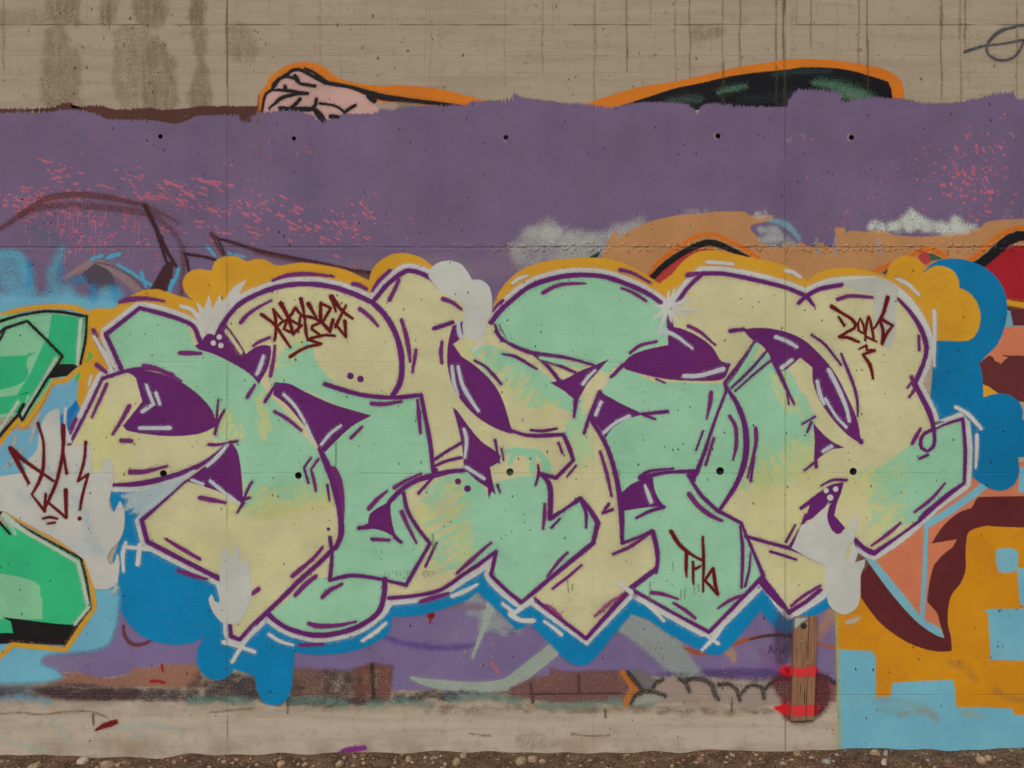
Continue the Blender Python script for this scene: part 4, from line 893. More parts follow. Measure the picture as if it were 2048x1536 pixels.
outl = [
 ("137,893 160,850 185,800 205,757!", 6), ("205,757! 245,744 275,738 310,738 345,750", 7), ("245,742! 229,706 212,669! 280,616! 330,629 368,642 388,654 400,682", 8), ("400,690 440,706 480,722 512,750", 5),
 ("428,690! 445,650 475,612 512,590 560,573 610,568 660,573 705,587 745,605", 9), ("745,605! 774,570 800,549 815,541! 838,545 862,557 878,570", 8), ("745,605 768,628 788,660 800,695 804,730 800,765 785,792", 10),
 ("982,645! 1000,622 1024,600 1060,573 1110,556 1160,550 1210,554 1260,571 1300,590 1322,606", 8.5), ("1337,618 1350,610 1375,576 1405,547! 1450,548 1510,560 1570,575 1612,592! 1640,578 1682,570", 7.5),
 ("1796,598:5 1820,624:8 1840,655 1852,690:9 1848,722:8 1829,768! 1846,800 1860,830 1868,862", 9), ("1869,858:4! 1900,845:5 1925,838! 1930,900:7 1928,966! 1895,990:9 1850,1028:11 1838,1042:6! 1800,1070:5 1748,1106:9!", 6), ("1748,1106:10 1730,1098:9 1710,1080:8", 9),
 ("1868,858 1850,866 1841,880 1843,896 1854,903 1865,895 1869,878 1867,862", 6.5), ("1838,917 1855,910", 5),
 ("1640,1180:8 1610,1204:8 1578,1224:9", 8), ("1578,1226 1552,1190 1526,1156", 7), ("1526,1152:9 1480,1200:7 1418,1264:7! 1340,1222:6 1262,1178:7", 7), ("1312,1138 1262,1176", 9), ("1262,1176:10 1172,1277:7! 1069,1198:7!", 7),
 ("1195,1048:9 1186,1086:9! 1120,1140:9 1043,1205:8! 1010,1178:7 982,1150:7! 992,1103! 955,1130 925,1150 880,1180 830,1191 778,1196", 7), ("770,1158 768,1190 757,1224 722,1250 680,1265 630,1270 580,1258 550,1240 535,1226", 9),
 ("670,1094 640,1124 600,1160 560,1200 505,1252 480,1279! 462,1272!", 8), ("445,1160 370,1122 295,1083! 284,1040! 330,1000:4 372,962:4", 8), ("225,970:6 280,967:9 335,955:10 380,940:10 420,918:8 462,884:7", 8),
 ("650,768 700,784 740,792 790,795 842,790! 852,840 861,890 867,948", 7.5), ("866,950 872,940", 8), ("530,803 553,768", 5.5),
 ("640,898:8 652,925:12 665,958:13 676,1000:12 682,1040:11 682,1070:10 672,1095:9", 11), ("660,1075 664,1110 660,1160! 700,1151 740,1154 770,1160:6 812,1170! 835,1130 860,1087! 835,1055 815,1020 807,985", 6.5),
 ("778,1005:8 800,982:9 830,962:10 862,952:11 900,943:9 930,940:7", 9), ("868,920 890,905 922,886", 5), ("868,933 892,922 922,915", 5), ("864,956 850,972 837,987", 5), ("718,1056 742,1053", 7), ("790,1074:8 802,1084:6", 7),
 ("1018,860:6 1060,871:7 1127,869! 1137,892:9 1147,920:7! 1112,956! 1078,947", 7), ("1076,930:4 1077,948:6 1071,970:4", 5), ("1080,947:5 1095,962:9 1101,985:11 1100,1037! 1130,1018:6 1160,997! 1180,1020:10 1196,1046:10", 8), ("1163,1002 1172,1025 1172,1055:4", 6),
 ("1181,838 1198,864:8 1216,900:9 1230,945:9 1238,985:10 1243,1030:10 1244,1086:7! 1275,1075:5 1305,1063! 1312,1090:8 1315,1120:8 1312,1145:6", 8), ("1168,866:6 1178,836:7 1198,786:7", 7),
 ("1456,772:5 1430,840:6 1410,900:7 1392,948:9", 7), ("1450,772:6 1474,808:9 1490,855:11 1491,910:11 1474,965:10 1437,1023:7", 10), ("1437,1023:8 1402,990:7 1376,950:6", 7), ("1437,1022:8 1482,1046:6! 1505,1100:6 1526,1150:7", 7),
 ("1480,1052:4 1485,1100:7 1483,1175:5", 6), ("1501,1105:3 1498,1140:4 1490,1172:5", 4), ("1490,1072 1540,1086 1590,1100 1642,1122", 6), ("1280,956:9 1330,945:7 1390,942:7", 7), ("1280,954:8 1300,942:6 1347,937:4", 6), ("1328,1014 1300,1022 1272,1036:4", 6),
 ("990,650:5 1000,672:5 1024,690:7 1066,706:8 1130,715:6 1186,730:5", 7), ("1066,706:7 1095,732:7 1124,768:7", 7), ("1084,720:7 1120,732:6 1150,745:5", 6), ("1000,650:4 1012,672:5 1020,684:3", 5), ("992,662:7 1004,682:5", 6),
 ("1152,800:8 1148,833:5", 7), ("1288,828 1335,823", 6), ("1285,828 1310,838:4", 6), ("1222,754:6 1246,730:8", 7), ("1312,758:4 1330,766:3", 4), ("1460,662:8 1487,659:7", 7),
 ("1454,764:12 1480,728:8 1512,682:8", 9), ("1460,778:4 1500,740:5 1535,700:4", 5), ("1470,782:3 1515,742:4 1545,718:4", 4), ("1450,765:7 1452,785:5", 6),
 ("1545,718:9 1560,750:8 1574,780:6 1588,808:4", 7), ("1572,770:4 1577,808:3", 4), ("1597,606 1612,592", 7), ("1612,592 1628,612:4", 8), ("1338,630:8 1340,652:12", 9), ("1710,870:6 1722,884:9", 8),
 ("1604,848:4 1630,833:4", 5), ("1614,864:4 1622,845:6", 6), ("1608,941:4 1632,922:5", 5), ("1631,920 1632,934", 6), ("1642,971:3 1665,960:5 1693,960:5", 5), ("1668,975:5 1640,992:6 1602,1016:6", 6), ("1612,1030:6 1600,1060:7 1580,1095:8", 7),
 ("1200,784 1197,790", 8), ("868,657:8 905,645:8", 8), ("418,889:6 440,889:5 475,882:5", 6), ("487,1005 475,1025:4", 6), ("484,1000 500,995:4", 6), ("995,970 1000,985:3", 5), ("990,880:5 998,925:3", 5), ("1003,897:3 1007,920:3", 4), ("432,850:5 437,800:4", 6), ("430,868:6 436,845:6 449,820:4", 6)]
for p, w in outl: stroke('outline_stroke', p, VIO, pc, w=w * 1.08)
V2 = (104, 40, 98)
acc = [
 ("240,604:6 258,599:10 290,597:8 328,602:4", 7), ("187,660:7 192,672:9", 8), ("194,683:8 210,708:7 227,738:5", 7), ("194,730:9 212,744:7", 8), ("360,706:7 375,706:9 402,707:6", 8), ("288,732:9 310,736:8 340,750:7 363,762:4", 7), ("482,645:7 497,628:7 520,613:6 543,601:4", 6), ("506,692:4 520,683:6 540,675:5", 6),
 ("259,812:9 245,838:7 226,868:5", 7), ("243,881:8 263,882:8", 9), ("261,944:10 290,943:8 335,932:4", 7), ("505,963:4 495,980:5 487,1002:6", 5), ("400,995:8 425,1000:9 450,1005:6", 8), ("332,1078:5 365,1098:7 400,1118:6", 7), ("214,768:6 200,800:6 184,835:4", 6), ("495,794:7 510,770:5", 7), ("356,1141:6 385,1150:8 415,1158:4", 7), ("152,838:7 140,865:8", 7),
 ("546,561:5 575,551:7 620,548:7 668,553:3", 6), ("706,568:8 720,571:8 733,578:7", 8), ("745,582:5 758,562:7 780,541:6", 7), ("798,560:6 790,578:8 779,600:8", 7), ("720,618:8 740,634:8 756,652:5", 7), ("803,640:7 812,670:9 818,700:8 820,724:4", 7), ("832,700:6 829,720:7 825,745:4", 7), ("884,684:6 882,705:8 884,726:6", 7), ("886,598:8 905,605:8 922,618:5", 8), ("550,692:5 547,720:7 541,752:7", 6), ("949,721:4 970,733:5 985,748:6 1002,768:5", 5), ("1005,708:3 1030,713:6 1050,724:6 1073,738:4", 5), ("986,622:4 995,610:6 1006,601:6", 6),
 ("549,823:6 575,838:7 603,861:5", 7), ("702,876:6 724,854:5", 7), ("743,807:8 770,808:8 802,803:6", 8), ("835,800:5 838,830:8 841,866:5", 7), ("668,938:10 678,960:11 685,1000:8 686,1035:4", 9), ("655,970:5 659,1000:4", 5), ("622,916:4 608,935:4! 617,966:4", 4), ("637,918:5 622,939:4! 628,960:6 632,982:5", 6), ("789,975:8 810,962:7 842,947:4", 7), ("738,1017:8 755,998:7 774,982:4", 7), ("744,1078:7 778,1080:6", 7), ("804,1024:8 815,1050:7 833,1086:4", 7), ("645,1095:5 625,1118:7 585,1152:8", 7), ("874,1085:3 864,1105:5 851,1133:4", 5), ("914,1146:6 945,1118:8 982,1085:4", 7),
 ("1086,586:8 1105,575:8 1130,568:7 1170,567:4", 7), ("1242,576:4 1265,585:6 1292,602:5", 6), ("1240,540:7 1262,545:6 1300,565:4", 6), ("1375,550:9 1398,547:7", 8), ("1260,706:5 1280,691:7 1313,683:5", 6), ("1376,652:6 1400,664:6 1430,690:4", 6),
 ("1675,599:7 1700,592:7 1744,595:6", 7), ("1837,672:6 1838,700:5", 6), ("1623,670:4 1650,690:5 1682,730:4", 5), ("1682,708:4 1695,740:6 1706,768:6 1714,800:5 1715,832:3", 5), ("1823,754:8 1828,775:6", 8), ("1815,775:4 1822,766:4", 5), ("1830,778:6 1818,794:5", 6),
 ("1841,857:5 1832,872:7 1824,887:6", 6), ("1889,967:4 1862,998:7 1829,1024:5", 6), ("1800,1046:5 1775,1068:7 1743,1091:4", 6), ("1590,1050:4 1572,1083:5", 5), ("1540,1103:5 1565,1110:5 1592,1119:4", 5), 
 ("1061,860:4 1085,862:6 1113,857:5", 5), ("1117,886:5 1125,906:5", 6), ("1152,931:4 1134,953:4", 4), ("1200,903:5 1213,945:7 1223,992:4", 6), ("1422,785:7 1420,805:8 1413,838:3", 6), ("1406,862:4 1392,900:4", 5), ("1427,877:6 1411,930:5", 6), ("1459,832:6 1471,855:8 1472,890:7 1466,920:3", 7), ("1511,857:7 1511,890:7 1495,955:4", 7), ("1508,915:4 1501,962:5", 5), ("1378,988:9 1395,1010:9 1420,1030:9 1443,1041:5", 8), ("1217,1008:6 1205,1026:5! 1225,1019:6", 5), ("1226,1108:5 1260,1093:7 1292,1072:5", 6), ("1089,1008:5 1089,1030:7 1086,1057:4", 6), ("1120,1037:3 1103,1055:5", 5), ("1135,1105:5 1118,1122:6 1095,1152:5", 6), ("1163,1130:4 1140,1150:6 1105,1177:5", 6),
 ("1304,1185:9 1325,1188:7 1356,1198:4", 7), ("1347,1206:5 1370,1220:7 1390,1236:6", 6), ("1436,1216:4 1460,1200:6 1485,1190:5", 6), 
 ("645,1194:9 660,1180:8 684,1168:6", 8), ("618,1247:8 640,1252:10 680,1250:7 712,1243:4", 8), ("591,1190:7 610,1170:9 632,1152:7", 8), ("505,1187:7 517,1178:9", 8), ("599,1290:6 645,1288:5", 6), ("841,1203:7 865,1196:9 898,1186:5", 8), ("1582,1212:5 1605,1193:6 1640,1171:5", 6)]
for p, w in acc: stroke('accent_dash', p, V2 if w > 5 else VIO, pc, w=w, soft=2.6)
MAG = (122, 40, 98)
for p in ("1245,1190:6 1220,1206:8 1190,1232:5", "1095,1213:9 1108,1222:10 1122,1234:6"): stroke('magenta_dash', p, MAG, pc, w=8, soft=5, opacity=.8)
for x, y, r in ((701, 752, 7), (721, 758, 7), (916, 963, 6.5), (935, 977, 7), (657, 1058, 3.8)): dot('violet_dot', x, y, r, VIO, pc)
stroke('outline_stroke', '459,1238:5 461,1258:7 462,1272:8', VIO, pc, w=7)
stroke('cream_gap', "453,662 466,680 482,704", CREAM, pc, w=6)
WV = (172, 176, 182)
for p, w in (("527,712:5 522,730:8 514,748:6", 7), ("293,770:5 300,790 307,808! 285,823:7", 6), ("312,786:6 320,808:5", 6), ("280,856:6 340,856:7", 7), ("455,890:5 438,910:7 415,932:6", 6), ("388,942:4 362,957:7 330,966:6", 6), ("421,962:6 445,982:6 470,1002:8", 6), ("384,960:5 406,968:5", 5),
             ("568,789 590,812 610,845 628,884", 5), ("643,889:5 660,868:5 682,851:4", 5), ("904,733:5 908,765:7 916,790:5", 6), ("916,733:5 925,770:7 942,800:6 957,822:5", 6), ("917,645:6 918,662:8 922,674:7", 7), ("928,858:5 933,880:6 930,915:4", 6), ("932,934:6 948,944:6 968,957:6", 6),
             ("1190,741:4 1176,754:6 1166,768:6", 6), ("1202,804:6 1191,830:6", 7), ("1258,833:8 1232,845:6 1208,865:6", 6), ("1317,664:6 1345,668:7 1385,697:4", 6), ("1368,752:8 1400,751:8 1446,738:8", 8), ("1551,674:6 1575,683:7 1593,694:6", 7), ("1583,720:6 1563,736:7", 6),
             ("1657,740:8 1675,775:8 1692,815:7 1698,842:6", 7), ("1634,762:6 1640,790:7 1648,808:5", 6), ("1650,797:4 1672,833:5 1692,854:5", 5), ("1646,902:6 1662,893:7", 7), ("1290,971:4 1295,985:7 1302,1003:8", 7), ("1452,722:3 1458,724:3", 4), ("1470,778:3 1520,690:5", 0)):
    if w: stroke('white_highlight', p, WV, pc, w=w, soft=2)
stroke('mint_gap', "1458,770:3 1485,738:7 1513,690:8", MINT, pc, w=6)
stroke('mint_gap', "1080,716:4 1110,722:7 1165,733:5", MINT, pc, w=5)
stroke('mint_gap', "1003,648:5 1013,668:7 1020,682:4", MINT, pc, w=5)
for x, y, r in ((439, 674, 5.5), (427, 686, 5.5), (442, 691, 5.5), (1652, 981, 5.5), (1671, 978, 5.5), (1660, 995, 6.5)): dot('white_dot', x, y, r, WHT, pc)
for p, w in (("188,673:5 205,702:7 225,742:5", 6), ("183,752:4 178,770:4", 4), ("205,697 230,735", 4), ("131,818:5 131,850:4 141,884:4", 5), ("252,1085:5 246,1105:8 247,1142:5", 7), ("253,1094:6 300,1098:8", 7), ("280,1090 276,1128", 8), ("539,1269:6 560,1282:6 586,1290:5", 6), ("725,1281:6 750,1265:8 772,1246:5", 7), ("904,1192:6 930,1182:8 954,1169:5", 7), ("1005,1207:5 1024,1222:7", 7),
             ("447,1284:7 475,1292:6 509,1303:7", 7), ("465,1323:6 482,1295:7 512,1255:5", 7), ("1026,1228 1064,1200", 8), ("1020,1228:9 1040,1240:8 1066,1241:10", 9), ("1089,1243:5 1105,1254:6 1123,1269:6", 6), ("1288,1203:8 1310,1222:7 1327,1241:5", 7), ("1404,1300:4 1428,1275:9 1450,1245:6", 8), ("1416,1274:4 1436,1287:7", 7), ("1235,1164:4 1262,1184:8", 7),
             ("1024,567:4 1038,557:6 1053,552:5", 6), ("1414,524:6 1466,528:6", 6), ("1571,541:6 1586,545:7 1600,554:5", 7), ("1794,558:5 1815,568:7 1838,590:4", 7), ("1868,622:6 1869,660:7 1868,732:4", 7), ("1911,814:6 1935,828:7 1962,857:6", 6), ("1953,870:6 1953,900:7 1951,935:4", 6), ("948,700:4 968,680:4", 3), ("362,612:6 385,620:7 392,628:6", 7), ("850,1284:1 851,1284:1", 0)):
    if w: stroke('white_dash', p, WHT, pc, w=w, soft=2.4)
star = [(0, -34), (14, -40), (30, -44), (46, -20), (42, 18), (22, 34), (-18, 46), (-34, 26), (-32, -4), (-14, -24), (60, 6), (6, 30)]
for dx, dy in star: stroke('star_ray', "1337,615:9 %d,%d:2" % (1337 + dx * .9, 615 + dy * .9), WHT, pc, w=7, soft=3)
dot('star_core', 1337, 614, 13, WHT, pc, soft=6)
for p in ("1345,1125 1346,1140", "1362,1180 1361,1195", "1370,1178 1369,1196", "1388,1172 1388,1188", "1396,1168 1397,1182", "1135,1160 1137,1185", "865,1068:3 868,1100:6 871,1085:2", "1300,1165:3 1299,1205:3", "672,885 672,930", "1145,1168 1144,1180"): stroke('scratch', p, (92, 106, 80), pc, w=1.8, soft=1.0, opacity=.55)
for a, b in ((770, 830), (845, 870)):
    for i in range(9): x = a + (b - a) * i / 8; stroke('scratch', "%.1f,1142 %.1f,%.1f" % (x, x + 1, 1150 + 5 * math.sin(i * 2.3)), (96, 108, 84), pc, w=1.0, soft=.6, opacity=.45)

# ---- pale flames and puffs
puf = (177, 179, 170)
fill('pale_smoke_puff', "857,550 866,532 884,523 905,522 924,530 938,548 944,560! 962,560 978,573 984,598 983,626 973,642! 970,665 960,677 946,680 930,670 925,655 929,625 926,608! 905,596 882,582 868,568", puf, wall, soft=3, label='pale smoke puff overlapping the top of the third letter')
fill('pale_flame', "441,1185! 440,1150 444,1108 451,1093 457,1110! 464,1116! 468,1098 476,1088 479,1112 487,1132! 493,1112 499,1135 504,1175 500,1200 490,1228 477,1244 450,1247 435,1236 422,1215 418,1196 424,1188 430,1202 438,1206 442,1197", puf, wall, soft=3, label='small pale flame over the lower left tip of the lettering')
fill('pale_flame', "1657,1003! 1653,1025 1656,1045 1664,1061 1676,1070 1688,1064! 1698,1056 1701,1038 1707,1028 1713,1040 1711,1064 1706,1082! 1694,1096 1690,1112 1698,1128! 1712,1124 1730,1118! 1728,1134 1721,1150 1719,1200 1708,1220 1690,1229 1670,1222 1656,1205 1651,1170 1650,1130! 1622,1118 1583,1096! 1590,1080 1602,1050! 1625,1040 1644,1022", puf, wall, soft=3, label='pale flame over the lower right corner of the lettering')
fill('pale_flame', "0,975! 20,950 50,925! 74,900 80,860 92,832 106,820 120,817! 121,850 122,872! 135,892! 182,888! 184,920! 186,942 197,948 207,930 213,917! 222,922 229,945 226,968 219,1000! 221,1018 229,1024 235,1010 241,1002! 249,1020 249,1052 240,1080 222,1100 215,1116 219,1128 228,1126 235,1106! 240,1125 236,1165! 216,1178 190,1178! 170,1120! 120,1082 60,1050 10,1022! -60,990! 0,975!", (176, 176, 167), wall, soft=3, vary=(154, 170, 172), label='tall ragged pale flame between the green letter and the lettering')
fl = group_part('pale_smear', wall)
for p, w in (("80,827:5 74,840:7 62,882:5", 7), ("32,873:5 28,890:7 28,900:6", 7), ("45,898:4 30,915:6 12,935:4", 6)): stroke('smear', p, (164, 168, 160), fl, w=w, opacity=.8)
stroke('smear', "230,1166:3 234,1176:6 225,1186:4", (160, 168, 162), fl, w=5)
for p in ("90,940 110,960 100,990", "150,1000 170,1030 180,1060", "40,990 60,1000", "180,1080 200,1100"): stroke('blue_tint', p, (140, 160, 168), fl, w=16, soft=14, finish='stain', opacity=.5)

# ---- tags in dark red
def tag(label, strokes, parent=wall, rgb=RED, soft=2.2, dots=()):
    t = group_part('sprayed_tag', parent, label)
    for p, w in strokes: stroke('tag_stroke', p, rgb, t, w=w, soft=soft)
    for x, y, r in dots: dot('tag_dot', x, y, r, rgb, t)
tag('dark red handwritten tag reading ROKET on the cream dome of the second letter', [
 ("523,629:7 540,641 552,652:6 566,673 581,695:4", 6), ("547,619:6 551,636:7 552,664:6 549,681:5", 6), ("547,619:5 556,630 566,641:4", 5), ("553,655:4 563,645 577,638! 591,616:6! 600,627 611,638", 5), ("562,607:9 569,620:8 577,636:7 587,668:6", 7), ("576,637:5 568,658! 587,667:5! 603,651:6! 590,645 577,638:6", 5), ("601,633:5 598,650 596,664:4", 5),
 ("602,598:8 606,615 610,640:5 612,664:6 616,680:3", 6), ("617,608:9 624,620 633,636:4", 7), ("610,632:5 628,636 644,645:6", 6), ("642,606:7 641,625 642,643:8", 7), ("642,607! 662,616! 645,645", 5.5), ("643,643:7 660,663:6! 666,640:7", 6), ("641,645:5 625,652! 624,658! 640,670", 5), ("670,672:4 652,670:5 632,674 617,679! 642,688! 622,692 605,698 580,714:6", 5),
 ("663,594:11 675,610:8 686,623:7 705,637:5", 8), ("665,600:8 672,622:4", 6), ("692,611:4 683,629:6 671,654:6", 6), ("671,648:5 692,674:5! 690,642:8", 6)])
tag('dark red angular tag with an underscore hook on the right-hand cream arch', [
 ("1663,613:8 1683,626:6 1703,638:6 1711,648:7 1708,657:6 1696,663:5 1678,674:6! 1695,675:6 1717,684:5", 6), ("1677,634:5 1688,651:6", 6), ("1730,668:4 1717,661:5 1715,648 1720,637:5 1726,648 1729,667:4", 5), ("1730,681:4 1732,655:5 1737,633:5 1743,655 1747,677:5", 5), ("1731,673:5 1752,683:4", 5),
 ("1775,595:8 1765,629:6 1748,657:4", 6), ("1760,642:6 1766,664:7 1764,687:7", 7), ("1761,638:7 1785,651:5! 1772,669 1765,685:6", 6), ("1718,698:3 1732,691:5! 1733,700:5 1749,701:6! 1725,709:4! 1739,729:7 1746,757:4", 5)])
tag('dark red tag reading TFb on the mint letter near the bottom centre', [
 ("1342,1063:8 1357,1087:8 1373,1102:7 1391,1114:5 1403,1120:5", 7), ("1373,1101:6 1372,1139:6 1373,1154:3", 6), ("1386,1124:5 1386,1150:6 1387,1168:3", 5), ("1388,1139:6 1401,1132:4", 5), ("1405,1074:5 1407,1117:6 1406,1183:4", 5), ("1408,1162:5 1426,1137:6! 1431,1172:7 1435,1188:7! 1410,1161:5", 6)])
tag('dark red tag with slanting strokes and a dotted exclamation mark on the pale flame at left', [
 ("76,846:6 87,882:5 88,915 86,940:7 78,965:6 64,989:4! 90,1022:6! 92,988:5", 6), ("22,897:9 52,923:7 108,962:5", 7), ("22,897:9 37,926:8 58,966:6", 7), ("127,852:8 126,905:7 114,962:7 93,1011:6", 7), ("127,905:6 134,947:6", 6), ("96,1004:5 133,1035:6! 132,980:8", 6),
 ("172,884:6 169,920:6 157,962:5! 177,948:5! 165,992:6 161,1019:4", 6), ("86,1037:4 99,1034:5 115,1037:4", 5), ("96,1047:4 111,1045:4", 4)], dots=((160, 1037, 4.8),))
tag('thin faint dark magenta letters beside the timber board', [("1537,1306 1541,1290! 1546,1305", 1.6), ("1538,1300 1544,1300", 1.2), ("1551,1306 1552,1296! 1556,1296", 1.4), ("1560,1296 1560,1305! 1566,1305 1567,1295", 1.3), ("1570,1306:1 1571,1291:1.6 1575,1291:1.2 1575,1305:1", 1.3)], rgb=(96, 50, 96), soft=.7)

# ---- dark red haze, fluorescent bars and painted shade around the board
rb = group_part('red_spray_and_shade', wall, 'fluorescent red bar ends and dark red haze sprayed around the board, plus its painted shade')
fill('dark_red_haze', "1548,1365 1572,1352 1640,1350 1654,1368 1656,1392 1648,1415 1630,1432 1600,1440 1572,1432 1566,1400", (84, 40, 44), rb, soft=9, opacity=.85)
fill('painted_board_shade', "1560,1232 1575,1236 1580,1300 1560,1320 1556,1270", (70, 54, 74), rb, soft=14, opacity=.5)  # the board's shadow on the wall, painted in as a soft dark patch
stroke('red_bar_end', "1567,1341:15 1576,1341:18 1586,1341:18", (222, 26, 38), rb, w=16, soft=6)
dot('dark_red_core', 1574, 1341, 5, (150, 12, 26), rb, soft=5)
fill('red_bar_end', "1630,1332! 1637,1340 1630,1350!", (180, 30, 40), rb, soft=3)
stroke('red_bar_end', "1553,1416:6 1562,1417:15 1572,1418:21 1584,1418:23", (222, 26, 38), rb, w=16, soft=6)
fill('red_bar_end', "1624,1408! 1640,1412 1632,1426! 1622,1428!", (150, 30, 44), rb, soft=5, opacity=.8)

# ---------------------------------------------------------------- timber board fixed to the wall
def wood_mat(dark=1.0):
    m, k, b, out = new_mat('weathered_wood')
    g = k.n('ShaderNodeNewGeometry'); P = g.outputs['Position']
    gr = k.noise(k.vec(P, 26.0, 8.0, 1.1), 5.0, 6.0, .7)
    c = k.mix(k.ramp(gr, .34, .68), col((108, 76, 56)), col((148, 108, 80)))
    c = k.mix(k.ramp(k.noise(k.vec(P, 60.0, 8.0, 2.0), 5.0, 3.0), .58, .74, 0, .5), c, col((74, 50, 38)))
    c = k.mix(k.ramp(k.noise(P, 9.0, 3.0), .45, .7, 0, .5), c, col((120, 90, 58)))
    k.lk(c, b.inputs['Base Color']); b.inputs['Roughness'].default_value = .8
    bp = k.n('ShaderNodeBump'); bp.inputs['Strength'].default_value = .7; bp.inputs['Distance'].default_value = .002
    k.lk(gr, bp.inputs['Height']); k.lk(bp.outputs[0], b.inputs['Normal'])
    return m
WOOD = wood_mat()
import bmesh
TB = .024; Y_B = -.0001 - (MAXLV[0] + 3) * STEP - .0008                                        # board thickness; back face just proud of the paint
board = bpy.data.objects.new('timber_board', None); C.objects.link(board)
board.location = (WX(1603), Y_B, WZ(1438))
board['label'] = 'weathered brown timber board upright against the wall, crossed by two fluorescent red bars'
board['category'] = 'board'
bpy.context.view_layer.update()
def to_board(o):
    o.parent = board; o.matrix_parent_inverse = board.matrix_world.inverted()
def strip(name, quad, t, mat, back=0.0):
    """upright piece from four front corners (drawing units), t metres thick, slightly worn edges"""
    bm = bmesh.new(); rows = 9; rnd = random.Random(len(name) + int(quad[0][0]))
    (ax, ay), (bx_, by), (cx, cy), (dx, dy) = quad            # top-left, top-right, bottom-right, bottom-left
    fr = []; bk = []
    for i in range(rows):
        t_ = i / (rows - 1); j1, j2 = rnd.uniform(-.35, .35), rnd.uniform(-.35, .35)
        L = (ax + (dx - ax) * t_ + j1, ay + (dy - ay) * t_); R = (bx_ + (cx - bx_) * t_ + j2, by + (cy - by) * t_)
        fr.append([bm.verts.new((WX(L[0]), Y_B - t - back, WZ(L[1]))), bm.verts.new((WX(R[0]), Y_B - t - back, WZ(R[1])))])
        bk.append([bm.verts.new((WX(L[0]), Y_B - back, WZ(L[1]))), bm.verts.new((WX(R[0]), Y_B - back, WZ(R[1])))])
    for i in range(rows - 1):
        bm.faces.new((fr[i][0], fr[i][1], fr[i + 1][1], fr[i + 1][0])); bm.faces.new((bk[i][0], bk[i + 1][0], bk[i + 1][1], bk[i][1]))
        bm.faces.new((fr[i][0], fr[i + 1][0], bk[i + 1][0], bk[i][0])); bm.faces.new((fr[i][1], bk[i][1], bk[i + 1][1], fr[i + 1][1]))
    bm.faces.new((fr[0][0], bk[0][0], bk[0][1], fr[0][1])); bm.faces.new((fr[-1][0], fr[-1][1], bk[-1][1], bk[-1][0]))
    bmesh.ops.recalc_face_normals(bm, faces=bm.faces)
    bmesh.ops.bevel(bm, geom=[e for e in bm.edges if e.calc_face_angle(0) > .8], offset=.0012, segments=2, affect='EDGES')
    me = bpy.data.meshes.new(name); bm.to_mesh(me); bm.free(); me.materials.append(mat)
    o = bpy.data.objects.new(name, me); C.objects.link(o); to_board(o)
    return o
strip('plank', [(1586, 1232), (1614.6, 1231), (1608, 1438), (1579, 1438)], TB, WOOD)
strip('plank', [(1615.9, 1231), (1632, 1231), (1625.5, 1437), (1609.2, 1437)], TB - .003, WOOD)
def disc(name, x, y, r, y0, dome, mat):
    bm = bmesh.new(); N = 12; c = bm.verts.new((WX(x), y0 - dome, WZ(y)))
    r1 = [bm.verts.new((WX(x) + r * .7 * U * math.cos(a * math.tau / N), y0 - dome * .8, WZ(y) + r * .7 * U * math.sin(a * math.tau / N))) for a in range(N)]
    r2 = [bm.verts.new((WX(x) + r * U * math.cos(a * math.tau / N), y0, WZ(y) + r * U * math.sin(a * math.tau / N))) for a in range(N)]
    for i in range(N):
        j = (i + 1) % N; bm.faces.new((c, r1[i], r1[j])); bm.faces.new((r1[i], r2[i], r2[j], r1[j]))
    me = bpy.data.meshes.new(name); bm.to_mesh(me); bm.free(); me.materials.append(mat)
    o = bpy.data.objects.new(name, me); C.objects.link(o); to_board(o); return o
def split_line(x0, y0, x1, y1, w):
    bm = bmesh.new(); n = 7; rnd = random.Random(int(x0 + y0)); yy = Y_B - TB - .0004
    L = []
    for i in range(n):
        t = i / (n - 1); x = x0 + (x1 - x0) * t + rnd.uniform(-.3, .3); y = y0 + (y1 - y0) * t; h = w * math.sin(math.pi * min(1, max(.04, t))) * .5 + .08
        L.append((bm.verts.new((WX(x - h), yy, WZ(y))), bm.verts.new((WX(x + h), yy, WZ(y)))))
    for a, b in zip(L, L[1:]): bm.faces.new((a[0], a[1], b[1], b[0]))
    me = bpy.data.meshes.new('split'); bm.to_mesh(me); bm.free(); me.materials.append(SPLIT)
    o = bpy.data.objects.new('split', me); C.objects.link(o); to_board(o)
def plain(name, rgb, rough=.6, metal=0.0):
    m, k, b, out = new_mat(name); g = k.n('ShaderNodeNewGeometry')
    k.lk(k.mix(k.ramp(k.noise(g.outputs['Position'], 240.0, 3.0), .4, .6), col(rgb), col(tuple(int(v * .8) for v in rgb))), b.inputs['Base Color'])
    b.inputs['Roughness'].default_value = rough; b.inputs['Metallic'].default_value = metal
    return m
SPLIT = plain('dark_split', (34, 22, 18), .9)
for q in ((1606, 1372, 1605, 1412, 1.6), (1592, 1290, 1590, 1326, 1.0), (1611, 1262, 1609, 1318, .9), (1598, 1360, 1597, 1400, .8)): split_line(*q)
disc('bolt', 1604, 1249, 6.2, Y_B - TB - .0002, .004, plain('black_iron', (36, 42, 44), .6))
NAIL = plain('bare_steel', (150, 150, 144), .4, .6)
disc('nail', 1601, 1280, 2.4, Y_B - TB - .0002, .0015, NAIL); disc('nail', 1613.2, 1323, 2.2, Y_B - TB - .0002, .0015, NAIL)
